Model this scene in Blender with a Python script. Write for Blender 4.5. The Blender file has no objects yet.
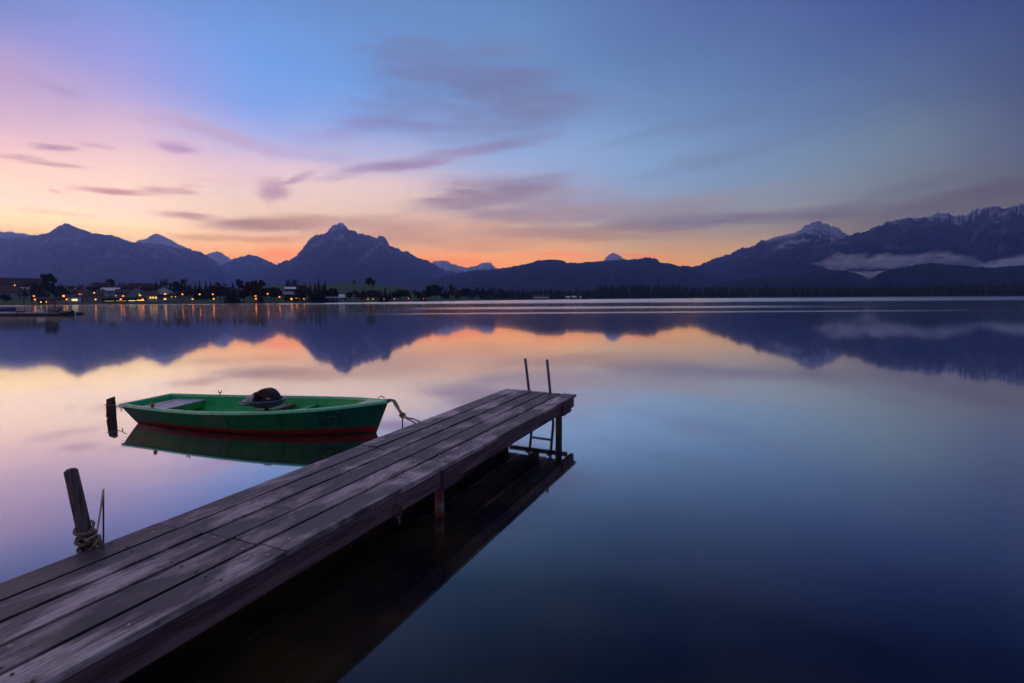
import bpy, bmesh, math, random
from mathutils import Vector, Matrix, noise

random.seed(7)
sc = bpy.context.scene
COL = sc.collection
PI = math.pi

# ------------------------------------------------------------------ camera
F_PX = 515.0
PITCH = math.atan(43.5 / F_PX)
ROLL = 0.0065
CAM = Vector((0, 0, 2.06))
_F = Vector((0, math.cos(PITCH), -math.sin(PITCH)))
_R0 = Vector((1, 0, 0)); _U0 = Vector((0, math.sin(PITCH), math.cos(PITCH)))
_R = _R0 * math.cos(ROLL) - _U0 * math.sin(ROLL)
_U = _R0 * math.sin(ROLL) + _U0 * math.cos(ROLL)
cd = bpy.data.cameras.new('camera'); co = bpy.data.objects.new('camera', cd); COL.objects.link(co)
cd.sensor_width = 36; cd.lens = 36 * F_PX / 1024; cd.clip_start = 0.05; cd.clip_end = 60000
m3 = Matrix((_R, _U, -_F)).transposed()
co.matrix_world = Matrix.Translation(CAM) @ m3.to_4x4()
sc.camera = co

def ray(px, py): return _F + _R * ((px - 512) / F_PX) + _U * ((341.5 - py) / F_PX)
def atz(px, py, z):
    d = ray(px, py); return CAM + d * ((z - CAM.z) / d.z)
def atY(px, py, Y):
    d = ray(px, py); return CAM + d * (Y / d.y)
def hor(px): return 298.0 - ROLL * (px - 512)
def azel(px, py):
    d = ray(px, py).normalized()
    return math.degrees(math.atan2(d.x, d.y)), math.degrees(math.asin(d.z))
def lerp_pts(pts, x):
    if x <= pts[0][0]: return pts[0][1]
    for (a, b), (c, d) in zip(pts, pts[1:]):
        if x <= c: return b + (d - b) * (x - a) / (c - a)
    return pts[-1][1]
def sstep(a, b, x):
    t = min(1, max(0, (x - a) / (b - a))); return t * t * (3 - 2 * t)
def lin(c):
    return tuple((v / 255 / 12.92) if v / 255 <= 0.04045 else ((v / 255 + 0.055) / 1.055) ** 2.4 for v in c) + (1.0,)

# ------------------------------------------------------------------ node helper
class NT:
    def __init__(s, tree):
        s.t = tree; s.n = tree.nodes; s.l = tree.links
    def node(s, typ, **kw):
        n = s.n.new(typ)
        for k, v in kw.items(): setattr(n, k, v)
        return n
    def put(s, sock, v):
        if hasattr(v, 'links') or isinstance(v, bpy.types.NodeSocket): s.l.new(v, sock)
        else: sock.default_value = v
    def math(s, op, a, b=0.0, c=None, clamp=False):
        n = s.node('ShaderNodeMath', operation=op, use_clamp=clamp)
        s.put(n.inputs[0], a); s.put(n.inputs[1], b)
        if c is not None: s.put(n.inputs[2], c)
        return n.outputs[0]
    def vmath(s, op, a, b=None):
        n = s.node('ShaderNodeVectorMath', operation=op)
        s.put(n.inputs[0], a)
        if b is not None: s.put(n.inputs[1], b)
        return n.outputs['Value'] if op in ('DOT_PRODUCT', 'LENGTH') else n.outputs['Vector']
    def maprange(s, v, a, b, c=0.0, d=1.0, smooth=True):
        n = s.node('ShaderNodeMapRange', interpolation_type='SMOOTHSTEP' if smooth else 'LINEAR')
        if not smooth: n.clamp = True
        s.put(n.inputs[0], v); s.put(n.inputs[1], a); s.put(n.inputs[2], b); s.put(n.inputs[3], c); s.put(n.inputs[4], d)
        return n.outputs[0]
    def mix(s, f, a, b, blend='MIX'):
        n = s.node('ShaderNodeMix', data_type='RGBA', blend_type=blend)
        s.put(n.inputs[0], f); s.put(n.inputs[6], a); s.put(n.inputs[7], b)
        return n.outputs[2]
    def noise(s, vec, scale, detail=4, rough=0.55, dist=0.0, out=0):
        n = s.node('ShaderNodeTexNoise')
        if vec is not None: s.put(n.inputs['Vector'], vec)
        n.inputs['Scale'].default_value = scale; n.inputs['Detail'].default_value = detail
        n.inputs['Roughness'].default_value = rough; n.inputs['Distortion'].default_value = dist
        return n.outputs[out]
    def ramp(s, f, stops, interp='LINEAR'):
        n = s.node('ShaderNodeValToRGB'); r = n.color_ramp; r.interpolation = interp
        while len(r.elements) < len(stops): r.elements.new(0.5)
        for e, (p, c) in zip(r.elements, sorted(stops, key=lambda q: q[0])):
            e.position = p; e.color = c if len(c) == 4 else (*c, 1)
        s.put(n.inputs[0], f); return n.outputs[0]
    def sep(s, v):
        n = s.node('ShaderNodeSeparateXYZ'); s.put(n.inputs[0], v); return n.outputs
    def comb(s, x, y, z):
        n = s.node('ShaderNodeCombineXYZ'); s.put(n.inputs[0], x); s.put(n.inputs[1], y); s.put(n.inputs[2], z); return n.outputs[0]
    def mapping(s, v, scale=(1, 1, 1), loc=(0, 0, 0), rot=(0, 0, 0)):
        n = s.node('ShaderNodeMapping'); s.put(n.inputs[0], v)
        n.inputs[1].default_value = loc; n.inputs[2].default_value = rot; n.inputs[3].default_value = scale
        return n.outputs[0]
    def bump(s, h, strength=0.3, dist=0.02):
        n = s.node('ShaderNodeBump'); n.inputs['Strength'].default_value = strength; n.inputs['Distance'].default_value = dist
        s.put(n.inputs['Height'], h); return n.outputs[0]

def new_mat(name):
    m = bpy.data.materials.new(name); m.use_nodes = True
    t = NT(m.node_tree); b = m.node_tree.nodes['Principled BSDF']
    return m, t, b

def mat_noise(name, c1, c2, scale=3.0, rough=0.7, bump=0.2, bdist=0.01, coord='Object', spec=0.4, stretch=(1, 1, 1), rough2=None):
    m, t, b = new_mat(name)
    tc = t.node('ShaderNodeTexCoord')
    v = t.mapping(tc.outputs[coord], scale=stretch)
    f = t.noise(v, scale, 6, 0.6)
    f2 = t.maprange(f, 0.32, 0.68)
    t.put(b.inputs['Base Color'], t.mix(f2, (*c1, 1), (*c2, 1)))
    if rough2 is None: b.inputs['Roughness'].default_value = rough
    else: t.put(b.inputs['Roughness'], t.maprange(f, 0.3, 0.7, rough, rough2))
    b.inputs['Specular IOR Level'].default_value = spec
    if bump: t.put(b.inputs['Normal'], t.bump(t.noise(v, scale * 4, 5, 0.65), bump, bdist))
    return m

def mat_emit(name, col, strength):
    m, t, b = new_mat(name)
    b.inputs['Base Color'].default_value = (0.8, 0.6, 0.3, 1)
    b.inputs['Emission Color'].default_value = (*col, 1); b.inputs['Emission Strength'].default_value = strength
    return m

# ------------------------------------------------------------------ mesh helper
class MB:
    def __init__(s): s.v = []; s.f = []; s.mi = []; s.cur = 0
    def add(s, vs, fs):
        o = len(s.v); s.v += [tuple(v) for v in vs]
        for f in fs: s.f.append(tuple(i + o for i in f)); s.mi.append(s.cur)
    def box(s, c, size, rz=0.0, M=None):
        hx, hy, hz = size[0] / 2, size[1] / 2, size[2] / 2
        vs = [Vector((x * hx, y * hy, z * hz)) for z in (-1, 1) for x, y in ((-1, -1), (1, -1), (1, 1), (-1, 1))]
        R = M if M is not None else Matrix.Rotation(rz, 3, 'Z')
        vs = [R @ v + Vector(c) for v in vs]
        s.add(vs, [(3, 2, 1, 0), (4, 5, 6, 7), (0, 1, 5, 4), (1, 2, 6, 5), (2, 3, 7, 6), (3, 0, 4, 7)])
    def hexa(s, bot, top):
        n = len(bot)
        s.add(list(bot) + list(top), [tuple(reversed(range(n))), tuple(range(n, 2 * n))] + [(i, (i + 1) % n, n + (i + 1) % n, n + i) for i in range(n)])
    def tube(s, path, rad, n=8, cap=True):
        path = [Vector(p) for p in path]
        if not hasattr(rad, '__len__'): rad = [rad] * len(path)
        vs = []; up = Vector((0, 0, 1))
        prev = None
        for i, p in enumerate(path):
            d = (path[min(i + 1, len(path) - 1)] - path[max(i - 1, 0)]).normalized()
            if prev is None:
                a = d.cross(up if abs(d.z) < 0.9 else Vector((1, 0, 0))).normalized()
            else:
                a = (prev - d * prev.dot(d)).normalized()
            prev = a; b = d.cross(a)
            for k in range(n):
                t = 2 * PI * k / n; vs.append(p + (a * math.cos(t) + b * math.sin(t)) * rad[i])
        fs = []
        for i in range(len(path) - 1):
            for k in range(n):
                fs.append((i * n + k, i * n + (k + 1) % n, (i + 1) * n + (k + 1) % n, (i + 1) * n + k))
        if cap:
            fs.append(tuple(reversed(range(n)))); e = (len(path) - 1) * n; fs.append(tuple(range(e, e + n)))
        s.add(vs, fs)
    def grid(s, rows, close_u=False):
        n = len(rows[0]); vs = [p for r in rows for p in r]; fs = []
        for i in range(len(rows) - 1):
            for k in range(n if close_u else n - 1):
                fs.append((i * n + k, i * n + (k + 1) % n, (i + 1) * n + (k + 1) % n, (i + 1) * n + k))
        s.add(vs, fs)
    def lathe(s, prof, c=(0, 0, 0), n=20, sx=1, sy=1):
        rows = [[Vector((c[0] + r * sx * math.cos(2 * PI * k / n), c[1] + r * sy * math.sin(2 * PI * k / n), c[2] + z)) for k in range(n)] for r, z in prof]
        s.grid(rows, True)
    def build(s, name, mats, parent=None, smooth=False, loc=None, recalc=True):
        me = bpy.data.meshes.new(name); me.from_pydata(s.v, [], s.f)
        if not isinstance(mats, (list, tuple)): mats = [mats]
        for m in mats: me.materials.append(m)
        me.polygons.foreach_set('material_index', s.mi)
        if recalc:
            b = bmesh.new(); b.from_mesh(me); bmesh.ops.recalc_face_normals(b, faces=b.faces); b.to_mesh(me); b.free()
        if smooth:
            me.polygons.foreach_set('use_smooth', [True] * len(me.polygons))
        me.update()
        o = bpy.data.objects.new(name, me); COL.objects.link(o)
        if parent: o.parent = parent
        if loc is not None: o.location = loc
        return o

def bevel(o, w=0.004, seg=2):
    md = o.modifiers.new('bevel', 'BEVEL'); md.width = w; md.segments = seg; md.limit_method = 'ANGLE'; md.angle_limit = 0.6
    return o
def tag(o, label=None, cat=None, group=None, kind=None):
    if label: o['label'] = label
    if cat: o['category'] = cat
    if group: o['group'] = group
    if kind: o['kind'] = kind
    return o
def empty(name, loc=(0, 0, 0), rz=0.0, label=None, cat=None, group=None):
    o = bpy.data.objects.new(name, None); COL.objects.link(o); o.empty_display_size = 0.2
    o.location = loc; o.rotation_euler = (0, 0, rz)
    return tag(o, label, cat, group)
def dup(root, loc, rz=0.0, scale=None, label=None):
    r = root.copy(); COL.objects.link(r); r.location = loc; r.rotation_euler = (0, 0, rz)
    if scale: r.scale = scale
    if label: r['label'] = label
    for ch in list(root.children):
        c = ch.copy(); COL.objects.link(c); c.parent = r
        for g in ch.children:
            d = g.copy(); COL.objects.link(d); d.parent = c
    return r
ORD = ['first', 'second', 'third', 'fourth', 'fifth', 'sixth', 'seventh', 'eighth', 'ninth', 'tenth', 'eleventh', 'twelfth', 'thirteenth', 'fourteenth', 'fifteenth',
       'sixteenth', 'seventeenth', 'eighteenth', 'nineteenth', 'twentieth', 'twenty-first', 'twenty-second', 'twenty-third', 'twenty-fourth', 'twenty-fifth', 'twenty-sixth',
       'twenty-seventh', 'twenty-eighth', 'twenty-ninth', 'thirtieth', 'thirty-first', 'thirty-second', 'thirty-third', 'thirty-fourth', 'thirty-fifth', 'thirty-sixth', 'thirty-seventh', 'thirty-eighth', 'thirty-ninth', 'fortieth']

# ------------------------------------------------------------------ sky (world)
HAZE = 9.6e-5
HAZE_LIGHT = (0.055, 0.075, 0.25)
OVER = (165, 160, 182)  # unseen overhead sky, brightened to add light on deck and boat
def sky_lin(e, c, a=0.0):
    """sky radiance above the air layer that leaves colour c at elevation e below it"""
    path = min(1590 / math.sin(math.radians(max(e, .5))), 13400 / max(math.cos(math.radians(min(abs(a), 90))), .85)); k = 1.15 - .25 * max(-.3, min(1, a / 50)); T = max(math.exp(-HAZE * path), .22)
    l = lin(c)
    return tuple(max(.004, (q - k * h * (1 - T)) / T) for q, h in zip(l[:3], HAZE_LIGHT)) + (1.0,)
def make_world():
    w = bpy.data.worlds.new('World'); sc.world = w; w.use_nodes = True
    t = NT(w.node_tree); bg = w.node_tree.nodes['Background']
    tc = t.node('ShaderNodeTexCoord')
    x, y, z = t.sep(tc.outputs['Generated'])
    RAD = 180 / PI
    az = t.math('MULTIPLY', t.math('ARCTAN2', x, y), RAD)
    el = t.math('MULTIPLY', t.math('ARCSINE', z), RAD)
    uv = t.comb(az, el, 0.0)
    # soft warping of the cloud field, stretched along the horizon
    wn = t.noise(t.mapping(uv, scale=(0.05, 0.16, 1)), 1.0, 4, 0.6, out=1)
    warp = t.vmath('MULTIPLY', t.vmath('SUBTRACT', wn, (0.5, 0.5, 0.5)), (6.0, 2.0, 0.0))
    uvw = t.vmath('ADD', uv, warp)
    texA = t.noise(t.mapping(uv, scale=(0.075, 0.42, 1)), 1.0, 6, 0.60, 0.7)
    texB = t.noise(t.mapping(uv, scale=(0.05, 0.60, 1), rot=(0, 0, math.radians(-9))), 1.0, 6, 0.62, 0.9)
    fb = {0: t.math('MULTIPLY', t.math('SUBTRACT', texA, 0.5), 1.9), 1: t.math('MULTIPLY', t.math('SUBTRACT', texB, 0.5), 1.9)}
    soft = t.maprange(t.noise(t.mapping(uv, scale=(0.16, 0.95, 1), loc=(4, 8, 0), rot=(0, 0, math.radians(-4))), 1.0, 6, 0.62, 0.6), 0.28, 0.62, 0.50, 1.0)
    n2 = t.noise(t.mapping(uv, scale=(0.03, 0.10, 1), loc=(3, 7, 0)), 1.0, 4, 0.55)
    elw = t.math('ADD', el, t.math('MULTIPLY', t.math('SUBTRACT', n2, 0.5), 5.0))
    C = SKY_COLUMNS
    cols = []
    for px, stops in C:
        st = []
        if isinstance(px, tuple):
            a = px[0]; st = [((e + 2) / 92, sky_lin(e, c, a)) for e, c in stops]
        else:
            a = azel(px, 150)[0]
            for py, c in stops:
                e = azel(px, py)[1]; st.append(((e + 2) / 92, sky_lin(e, c, a)))
            st += [((44 + 2) / 92, lin((78, 96, 150))), ((62 + 2) / 92, lin(OVER))]
        cols.append((a, st))
    cols.sort(key=lambda q: q[0])
    fac = t.math('DIVIDE', t.math('ADD', elw, 2.0), 92.0, clamp=True)
    cur = t.ramp(fac, cols[0][1])
    for (a0, _), (a1, st) in zip(cols, cols[1:]):
        cur = t.mix(t.maprange(az, a0, a1, smooth=False), cur, t.ramp(fac, st))
    base = cur
    for cx, cy, hw, hh, tilt, c, s in CLOUDS:
        a0, e0 = azel(cx, cy); a1, _ = azel(cx + hw, cy); a2, _ = azel(cx - hw, cy); _, e1 = azel(cx, cy - hh)
        A = (a1 - a2) / 2; B = max(e1 - e0, 0.25)
        th = math.radians(tilt); ct, sn = math.cos(th), math.sin(th)
        p = t.math('ADD', t.vmath('DOT_PRODUCT', uvw, (ct / A, sn / A, 0)), -(a0 * ct + e0 * sn) / A)
        q = t.math('ADD', t.vmath('DOT_PRODUCT', uvw, (-sn / B, ct / B, 0)), -(-a0 * sn + e0 * ct) / B)
        r = t.vmath('LENGTH', t.comb(p, q, 0.0))
        mk = t.maprange(r, 1.45, 0.15)
        mk = t.math('ADD', mk, t.math('MULTIPLY', fb[1 if tilt > 5 else 0], t.maprange(r, 1.45, 0.9)))
        mk = t.math('MULTIPLY', t.maprange(mk, 0.02, 1.30), t.math('MULTIPLY', soft, s), clamp=True)
        cur = t.mix(mk, cur, sky_lin(e0, c, a0))
    # rear sky plain; far-overhead part brightened, out of view, to light the foreground
    t.put(bg.inputs['Color'], cur); bg.inputs['Strength'].default_value = 1.0
    w.cycles.sampling_method = 'MANUAL'; w.cycles.sample_map_resolution = 512

SKY_COLUMNS = [
 ((-178,), [(0, (70, 80, 125)), (10, (75, 88, 135)), (30, (60, 78, 130)), (46, (78, 96, 150)), (62, OVER), (90, OVER)]),
 ((-110,), [(0, (170, 120, 120)), (5, (170, 125, 135)), (15, (140, 125, 165)), (30, (90, 105, 165)), (46, (78, 96, 150)), (62, OVER), (90, OVER)]),
 ((-68,), [(0, (250, 180, 120)), (5, (252, 205, 165)), (10, (248, 205, 200)), (16, (215, 175, 205)), (25, (140, 145, 205)), (46, (82, 105, 165)), (62, OVER), (90, OVER)]),
 (0, [(270, (248, 190, 130)), (232, (254, 214, 184)), (210, (253, 217, 206)), (180, (250, 210, 200)), (150, (240, 196, 206)), (120, (217, 182, 207)), (90, (202, 172, 207)), (60, (188, 162, 206)), (30, (152, 150, 210)), (0, (126, 140, 203)), (-100, (90, 118, 180)), (-700, OVER)]),
 (128, [(262, (248, 175, 115)), (235, (255, 214, 186)), (210, (253, 218, 208)), (180, (250, 213, 203)), (150, (236, 198, 210)), (120, (214, 184, 214)), (90, (182, 170, 220)), (60, (154, 156, 224)), (5, (120, 148, 214)), (-100, (85, 115, 178)), (-700, OVER)]),
 (256, [(264, (248, 148, 105)), (250, (250, 176, 144)), (228, (240, 198, 186)), (210, (240, 205, 190)), (190, (236, 206, 206)), (160, (224, 196, 216)), (130, (165, 176, 230)), (100, (130, 164, 234)), (60, (116, 160, 230)), (0, (108, 144, 209)), (-100, (102, 134, 204)), (-700, OVER)]),
 (384, [(270, (250, 145, 95)), (255, (246, 156, 126)), (240, (222, 172, 162)), (215, (222, 190, 185)), (190, (225, 197, 202)), (160, (182, 180, 217)), (130, (138, 165, 222)), (80, (114, 158, 224)), (0, (104, 139, 195)), (-100, (98, 130, 194)), (-700, OVER)]),
 (512, [(270, (250, 150, 105)), (256, (243, 162, 132)), (245, (226, 168, 148)), (225, (205, 172, 168)), (200, (172, 165, 190)), (165, (150, 172, 217)), (130, (130, 162, 212)), (60, (110, 146, 198)), (0, (98, 134, 188)), (-100, (76, 108, 168)), (-700, OVER)]),
 (640, [(270, (235, 150, 118)), (255, (215, 155, 132)), (243, (198, 160, 145)), (225, (160, 150, 160)), (200, (142, 158, 190)), (170, (133, 163, 206)), (120, (116, 145, 192)), (60, (98, 127, 178)), (0, (90, 114, 171)), (-100, (54, 82, 146)), (-700, OVER)]),
 (768, [(255, (200, 145, 128)), (240, (178, 148, 140)), (225, (150, 140, 152)), (200, (136, 147, 170)), (180, (124, 146, 180)), (140, (110, 136, 180)), (80, (95, 121, 170)), (0, (82, 102, 158)), (-100, (44, 68, 130)), (-700, OVER)]),
 (900, [(255, (145, 118, 120)), (225, (118, 112, 130)), (195, (118, 124, 146)), (160, (110, 127, 155)), (100, (92, 111, 152)), (0, (71, 88, 148)), (-100, (36, 55, 116)), (-700, OVER)]),
 (1024, [(255, (108, 98, 118)), (215, (98, 97, 120)), (190, (98, 102, 128)), (150, (92, 101, 136)), (100, (79, 91, 133)), (0, (64, 80, 131)), (-100, (32, 52, 108)), (-700, OVER)]),
 ((75,), [(0, (80, 80, 110)), (15, (75, 82, 115)), (30, (48, 64, 110)), (46, (66, 82, 135)), (62, OVER), (90, OVER)]),
 ((178,), [(0, (70, 80, 125)), (10, (75, 88, 135)), (30, (60, 78, 130)), (46, (78, 96, 150)), (62, OVER), (90, OVER)]),
]
CLOUDS = [
 (470, 80, 110, 52, -6, (114, 120, 165), .8), (520, 95, 80, 26, 0, (112, 122, 168), .7), (440, 60, 60, 20, -10, (116, 132, 182), .5), (480, 118, 130, 30, 4, (126, 130, 174), .55), (400, 90, 60, 40, 20, (118, 130, 178), .45),
 (58, 88, 38, 7, -14, (165, 150, 188), .6), (20, 72, 40, 6, -12, (178, 158, 196), .4),
 (120, 112, 60, 6, -6, (200, 172, 202), .5), (215, 131, 90, 8, -11, (192, 162, 202), .75), (300, 150, 60, 7, -8, (180, 168, 212), .5),
 (55, 147, 27, 4.5, -2, (184, 146, 176), 1), (36, 160, 22, 3.5, 2, (194, 152, 174), .8), (66, 168, 30, 3.5, 0, (198, 156, 172), .9), (88, 145, 20, 2.5, 3, (204, 164, 184), .7),
 (118, 193, 52, 4.2, 1, (190, 136, 152), 1.0), (168, 191, 30, 5.5, 2, (182, 132, 152), 1.0), (62, 193, 8, 2.5, 0, (190, 140, 158), .9),
 (170, 146, 30, 7.5, 0, (176, 144, 188), 1.0), (190, 186, 14, 2.5, 4, (215, 170, 178), .7), (230, 180, 60, 3, 4, (235, 185, 190), .5),
 (185, 217, 36, 4.5, 0, (182, 140, 154), 1.0), (120, 228, 80, 3, 0, (236, 190, 168), .4), (60, 214, 60, 3, 1, (240, 190, 178), .5),
 (250, 226, 62, 7, 0, (160, 126, 142), 1.0), (215, 237, 50, 5, 0, (196, 148, 140), .8), (330, 226, 90, 9, 0, (176, 140, 150), .9), (270, 240, 50, 4, 0, (205, 140, 128), .7),
 (270, 192, 19, 15, 32, (176, 138, 172), 1.0), (296, 178, 30, 4, 26, (184, 152, 184), .95), (262, 200, 12, 8, 20, (190, 148, 172), .9),
 (400, 167, 62, 6, 7, (162, 142, 184), 1), (338, 177, 34, 4, 8, (184, 158, 190), .6), (440, 158, 80, 7, 9, (156, 142, 184), .95), (515, 143, 60, 9, 9, (132, 130, 176), .9),
 (362, 124, 42, 11, 14, (142, 138, 188), .75), (420, 120, 70, 16, 0, (134, 136, 186), .6), (330, 138, 40, 8, 8, (168, 160, 214), .4),
 (490, 190, 68, 17, 5, (140, 120, 154), 1.0), (530, 184, 50, 12, 8, (134, 124, 162), .9), (455, 200, 50, 10, 2, (158, 136, 164), .8), (560, 175, 40, 10, 8, (140, 134, 172), .5),
 (600, 212, 140, 15, 0, (152, 134, 156), .85), (520, 216, 100, 9, 0, (166, 140, 154), .7),
 (690, 222, 130, 10, 2, (116, 112, 146), 1.0), (560, 232, 110, 8, 0, (152, 128, 144), .95), (620, 238, 90, 6, 0, (160, 130, 140), .8),
 (830, 211, 130, 10, 2, (104, 101, 138), 1), (970, 197, 120, 13, 7, (92, 90, 124), .95), (900, 214, 150, 20, 3, (100, 98, 130), .6), (700, 205, 150, 18, 3, (140, 138, 162), .5), (520, 202, 120, 22, 4, (150, 134, 162), .55), (940, 180, 90, 9, 8, (104, 104, 134), .5),
 (430, 236, 160, 13, 0, (184, 144, 150), .85), (400, 222, 110, 8, 0, (188, 154, 158), .7), (480, 246, 110, 6, 0, (200, 146, 140), .7),
 (560, 255, 55, 3, 0, (255, 132, 124), .6), (440, 262, 70, 4, 0, (250, 130, 114), .6), (290, 253, 32, 6, 0, (255, 134, 108), .75), (640, 256, 55, 3, 0, (235, 130, 122), .8), (700, 247, 80, 4, 0, (190, 140, 140), .6),
 (760, 146, 95, 9, 12, (114, 126, 164), .6), (680, 164, 80, 9, 12, (122, 136, 174), .55), (720, 118, 100, 14, 11, (100, 122, 166), .4), (650, 130, 60, 7, 12, (108, 130, 174), .5),
]
make_world()

sun = bpy.data.lights.new('sun', 'SUN'); so = bpy.data.objects.new('sun', sun); COL.objects.link(so)
sun.energy = 0.2; sun.angle = math.radians(25); sun.color = (1.0, 0.72, 0.6)
sd = Vector((math.sin(math.radians(-70)), math.cos(math.radians(-70)), math.tan(math.radians(9))))
so.rotation_euler = sd.to_track_quat('Z', 'Y').to_euler()

# ------------------------------------------------------------------ haze
def make_haze():
    m = bpy.data.materials.new('haze'); m.use_nodes = True
    n = m.node_tree.nodes; n.clear()
    out = n.new('ShaderNodeOutputMaterial'); v = n.new('ShaderNodeVolumePrincipled')
    v.inputs['Color'].default_value = (0.29, 0.43, 1.0, 1); v.inputs['Density'].default_value = HAZE
    v.inputs['Anisotropy'].default_value = 0.5
    m.node_tree.links.new(v.outputs[0], out.inputs['Volume'])
    b = MB(); b.box((0, 5998, 797), (32000, 15000, 1600))
    o = b.build('haze', m); tag(o, 'thin blue evening air over the whole lake and mountains', 'haze', kind='stuff')
make_haze()

# ------------------------------------------------------------------ water
def make_water():
    m = bpy.data.materials.new('lake_water'); m.use_nodes = True
    t = NT(m.node_tree); t.n.clear()
    out = t.node('ShaderNodeOutputMaterial')
    geo = t.node('ShaderNodeNewGeometry')
    pos = geo.outputs['Position']
    x, y, z = t.sep(pos)
    # breeze patches far out on the lake
    nz = t.noise(t.mapping(pos, scale=(0.004, 0.012, 1)), 1.0, 4, 0.6)
    nf = t.noise(t.mapping(pos, scale=(0.03, 0.25, 1)), 1.0, 3, 0.6)
    yy = t.math('ADD', y, t.math('MULTIPLY', t.math('SUBTRACT', nz, 0.5), 60.0))
    far = t.maprange(t.math('ADD', yy, t.math('MULTIPLY', t.maprange(x, -20, -160), -45.0)), 170, 250)
    band1 = t.math('MULTIPLY', t.maprange(yy, 92, 100), t.maprange(yy, 126, 118))
    xm = t.math('MULTIPLY', t.maprange(x, -30, 5), t.maprange(x, 75, 40))
    band2 = t.math('MULTIPLY', t.math('MULTIPLY', t.maprange(y, 66.5, 68.5), t.maprange(y, 75, 71)), xm)
    rip = t.math('MAXIMUM', t.math('MAXIMUM', far, t.math('MULTIPLY', band1, t.math('MULTIPLY', xm, 0.8))), t.math('MULTIPLY', band2, 0.8))
    rip = t.math('MULTIPLY', rip, t.maprange(x, 60, 450, 1.0, 0.45))
    rip = t.math('MULTIPLY', rip, t.maprange(nf, 0.25, 0.5, 0.55, 1.0))
    rough = t.math('ADD', t.maprange(y, 28, 75, 0.045, 0.085), t.math('MULTIPLY', rip, 0.17))
    wav = t.noise(t.mapping(pos, scale=(0.35, 0.7, 1)), 1.0, 2, 0.5)
    bn = t.node('ShaderNodeBump'); bn.inputs['Strength'].default_value = 0.02; bn.inputs['Distance'].default_value = 0.03
    t.put(bn.inputs['Height'], wav)
    gl = t.node('ShaderNodeBsdfGlossy', distribution='GGX'); t.put(gl.inputs['Roughness'], rough); t.put(gl.inputs['Normal'], bn.outputs[0])
    gl.inputs['Color'].default_value = (0.93, 0.98, 1.0, 1)
    df = t.node('ShaderNodeBsdfDiffuse')
    dn = t.noise(t.mapping(pos, scale=(0.9, 0.9, 1)), 1.0, 5, 0.6)
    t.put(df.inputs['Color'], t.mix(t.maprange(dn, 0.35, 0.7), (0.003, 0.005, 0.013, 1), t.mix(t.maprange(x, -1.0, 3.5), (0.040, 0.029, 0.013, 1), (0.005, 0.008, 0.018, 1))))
    lw = t.node('ShaderNodeLayerWeight'); lw.inputs['Blend'].default_value = 0.5
    fr = t.ramp(lw.outputs['Facing'], [(0.0, (.02,) * 3), (0.40, (.055,) * 3), (0.50, (.125,) * 3), (0.60, (.31,) * 3), (0.72, (.66,) * 3), (0.83, (.88,) * 3), (1.0, (.96,) * 3)])
    mx = t.node('ShaderNodeMixShader'); t.put(mx.inputs[0], fr); t.l.new(df.outputs[0], mx.inputs[1]); t.l.new(gl.outputs[0], mx.inputs[2])
    t.l.new(mx.outputs[0], out.inputs['Surface'])
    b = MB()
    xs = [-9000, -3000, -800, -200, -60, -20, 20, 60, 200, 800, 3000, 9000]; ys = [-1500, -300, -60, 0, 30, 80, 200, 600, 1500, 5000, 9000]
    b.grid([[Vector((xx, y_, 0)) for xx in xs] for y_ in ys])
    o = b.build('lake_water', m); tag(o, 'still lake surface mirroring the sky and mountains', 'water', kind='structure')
make_water()

# ------------------------------------------------------------------ land
SHORE = [(-900, 262), (-150, 262), (0, 258), (100, 255), (250, 258), (330, 285), (400, 335), (470, 430), (540, 560), (600, 640), (700, 760), (800, 820), (900, 800), (1024, 700), (1250, 600), (2200, 500)]
GTOP = [(-900, 284), (0, 284), (40, 286), (100, 286), (150, 286.5), (200, 289.5), (235, 290), (255, 287), (270, 285.2), (300, 284.5), (330, 284), (350, 283), (372, 283), (392, 285.5), (415, 290), (445, 294.5), (480, 295.5), (2200, 294)]
DTOP = 700.0
def shoreD(px): return lerp_pts(SHORE, px)
def ground(px, D):
    ds = shoreD(px); dt = max(DTOP, ds + 150)
    h = hor(px); top = lerp_pts(GTOP, px)
    zt = CAM.z + (h - top) / F_PX * dt * 1.0
    if px > 460: zt = 3.0
    if D < ds: return -0.4
    if D < ds + 25: return -0.15 + 1.15 * sstep(ds, ds + 25, D)
    if D < dt:
        q = max(0.0, (D - ds - 25) / (dt - ds - 25))
        return 1.0 + (zt - 1.0) * (q ** 1.15)
    return zt + (2.0 - zt) * sstep(dt, dt + 700, D)
def gpos(px, D):
    d = ray(px, hor(px)); p = CAM + d * (D / d.y); return Vector((p.x, p.y, ground(px, D)))
def pxz(px, py, D):
    d = ray(px, py); return (CAM + d * (D / d.y)).z
def solveD(px, py):
    """distance at which the ground shows at row py"""
    D = shoreD(px)
    best = D
    while D < DTOP:
        z = ground(px, D)
        if z >= pxz(px, py, D): return D
        D += 4; best = D
    return best

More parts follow.
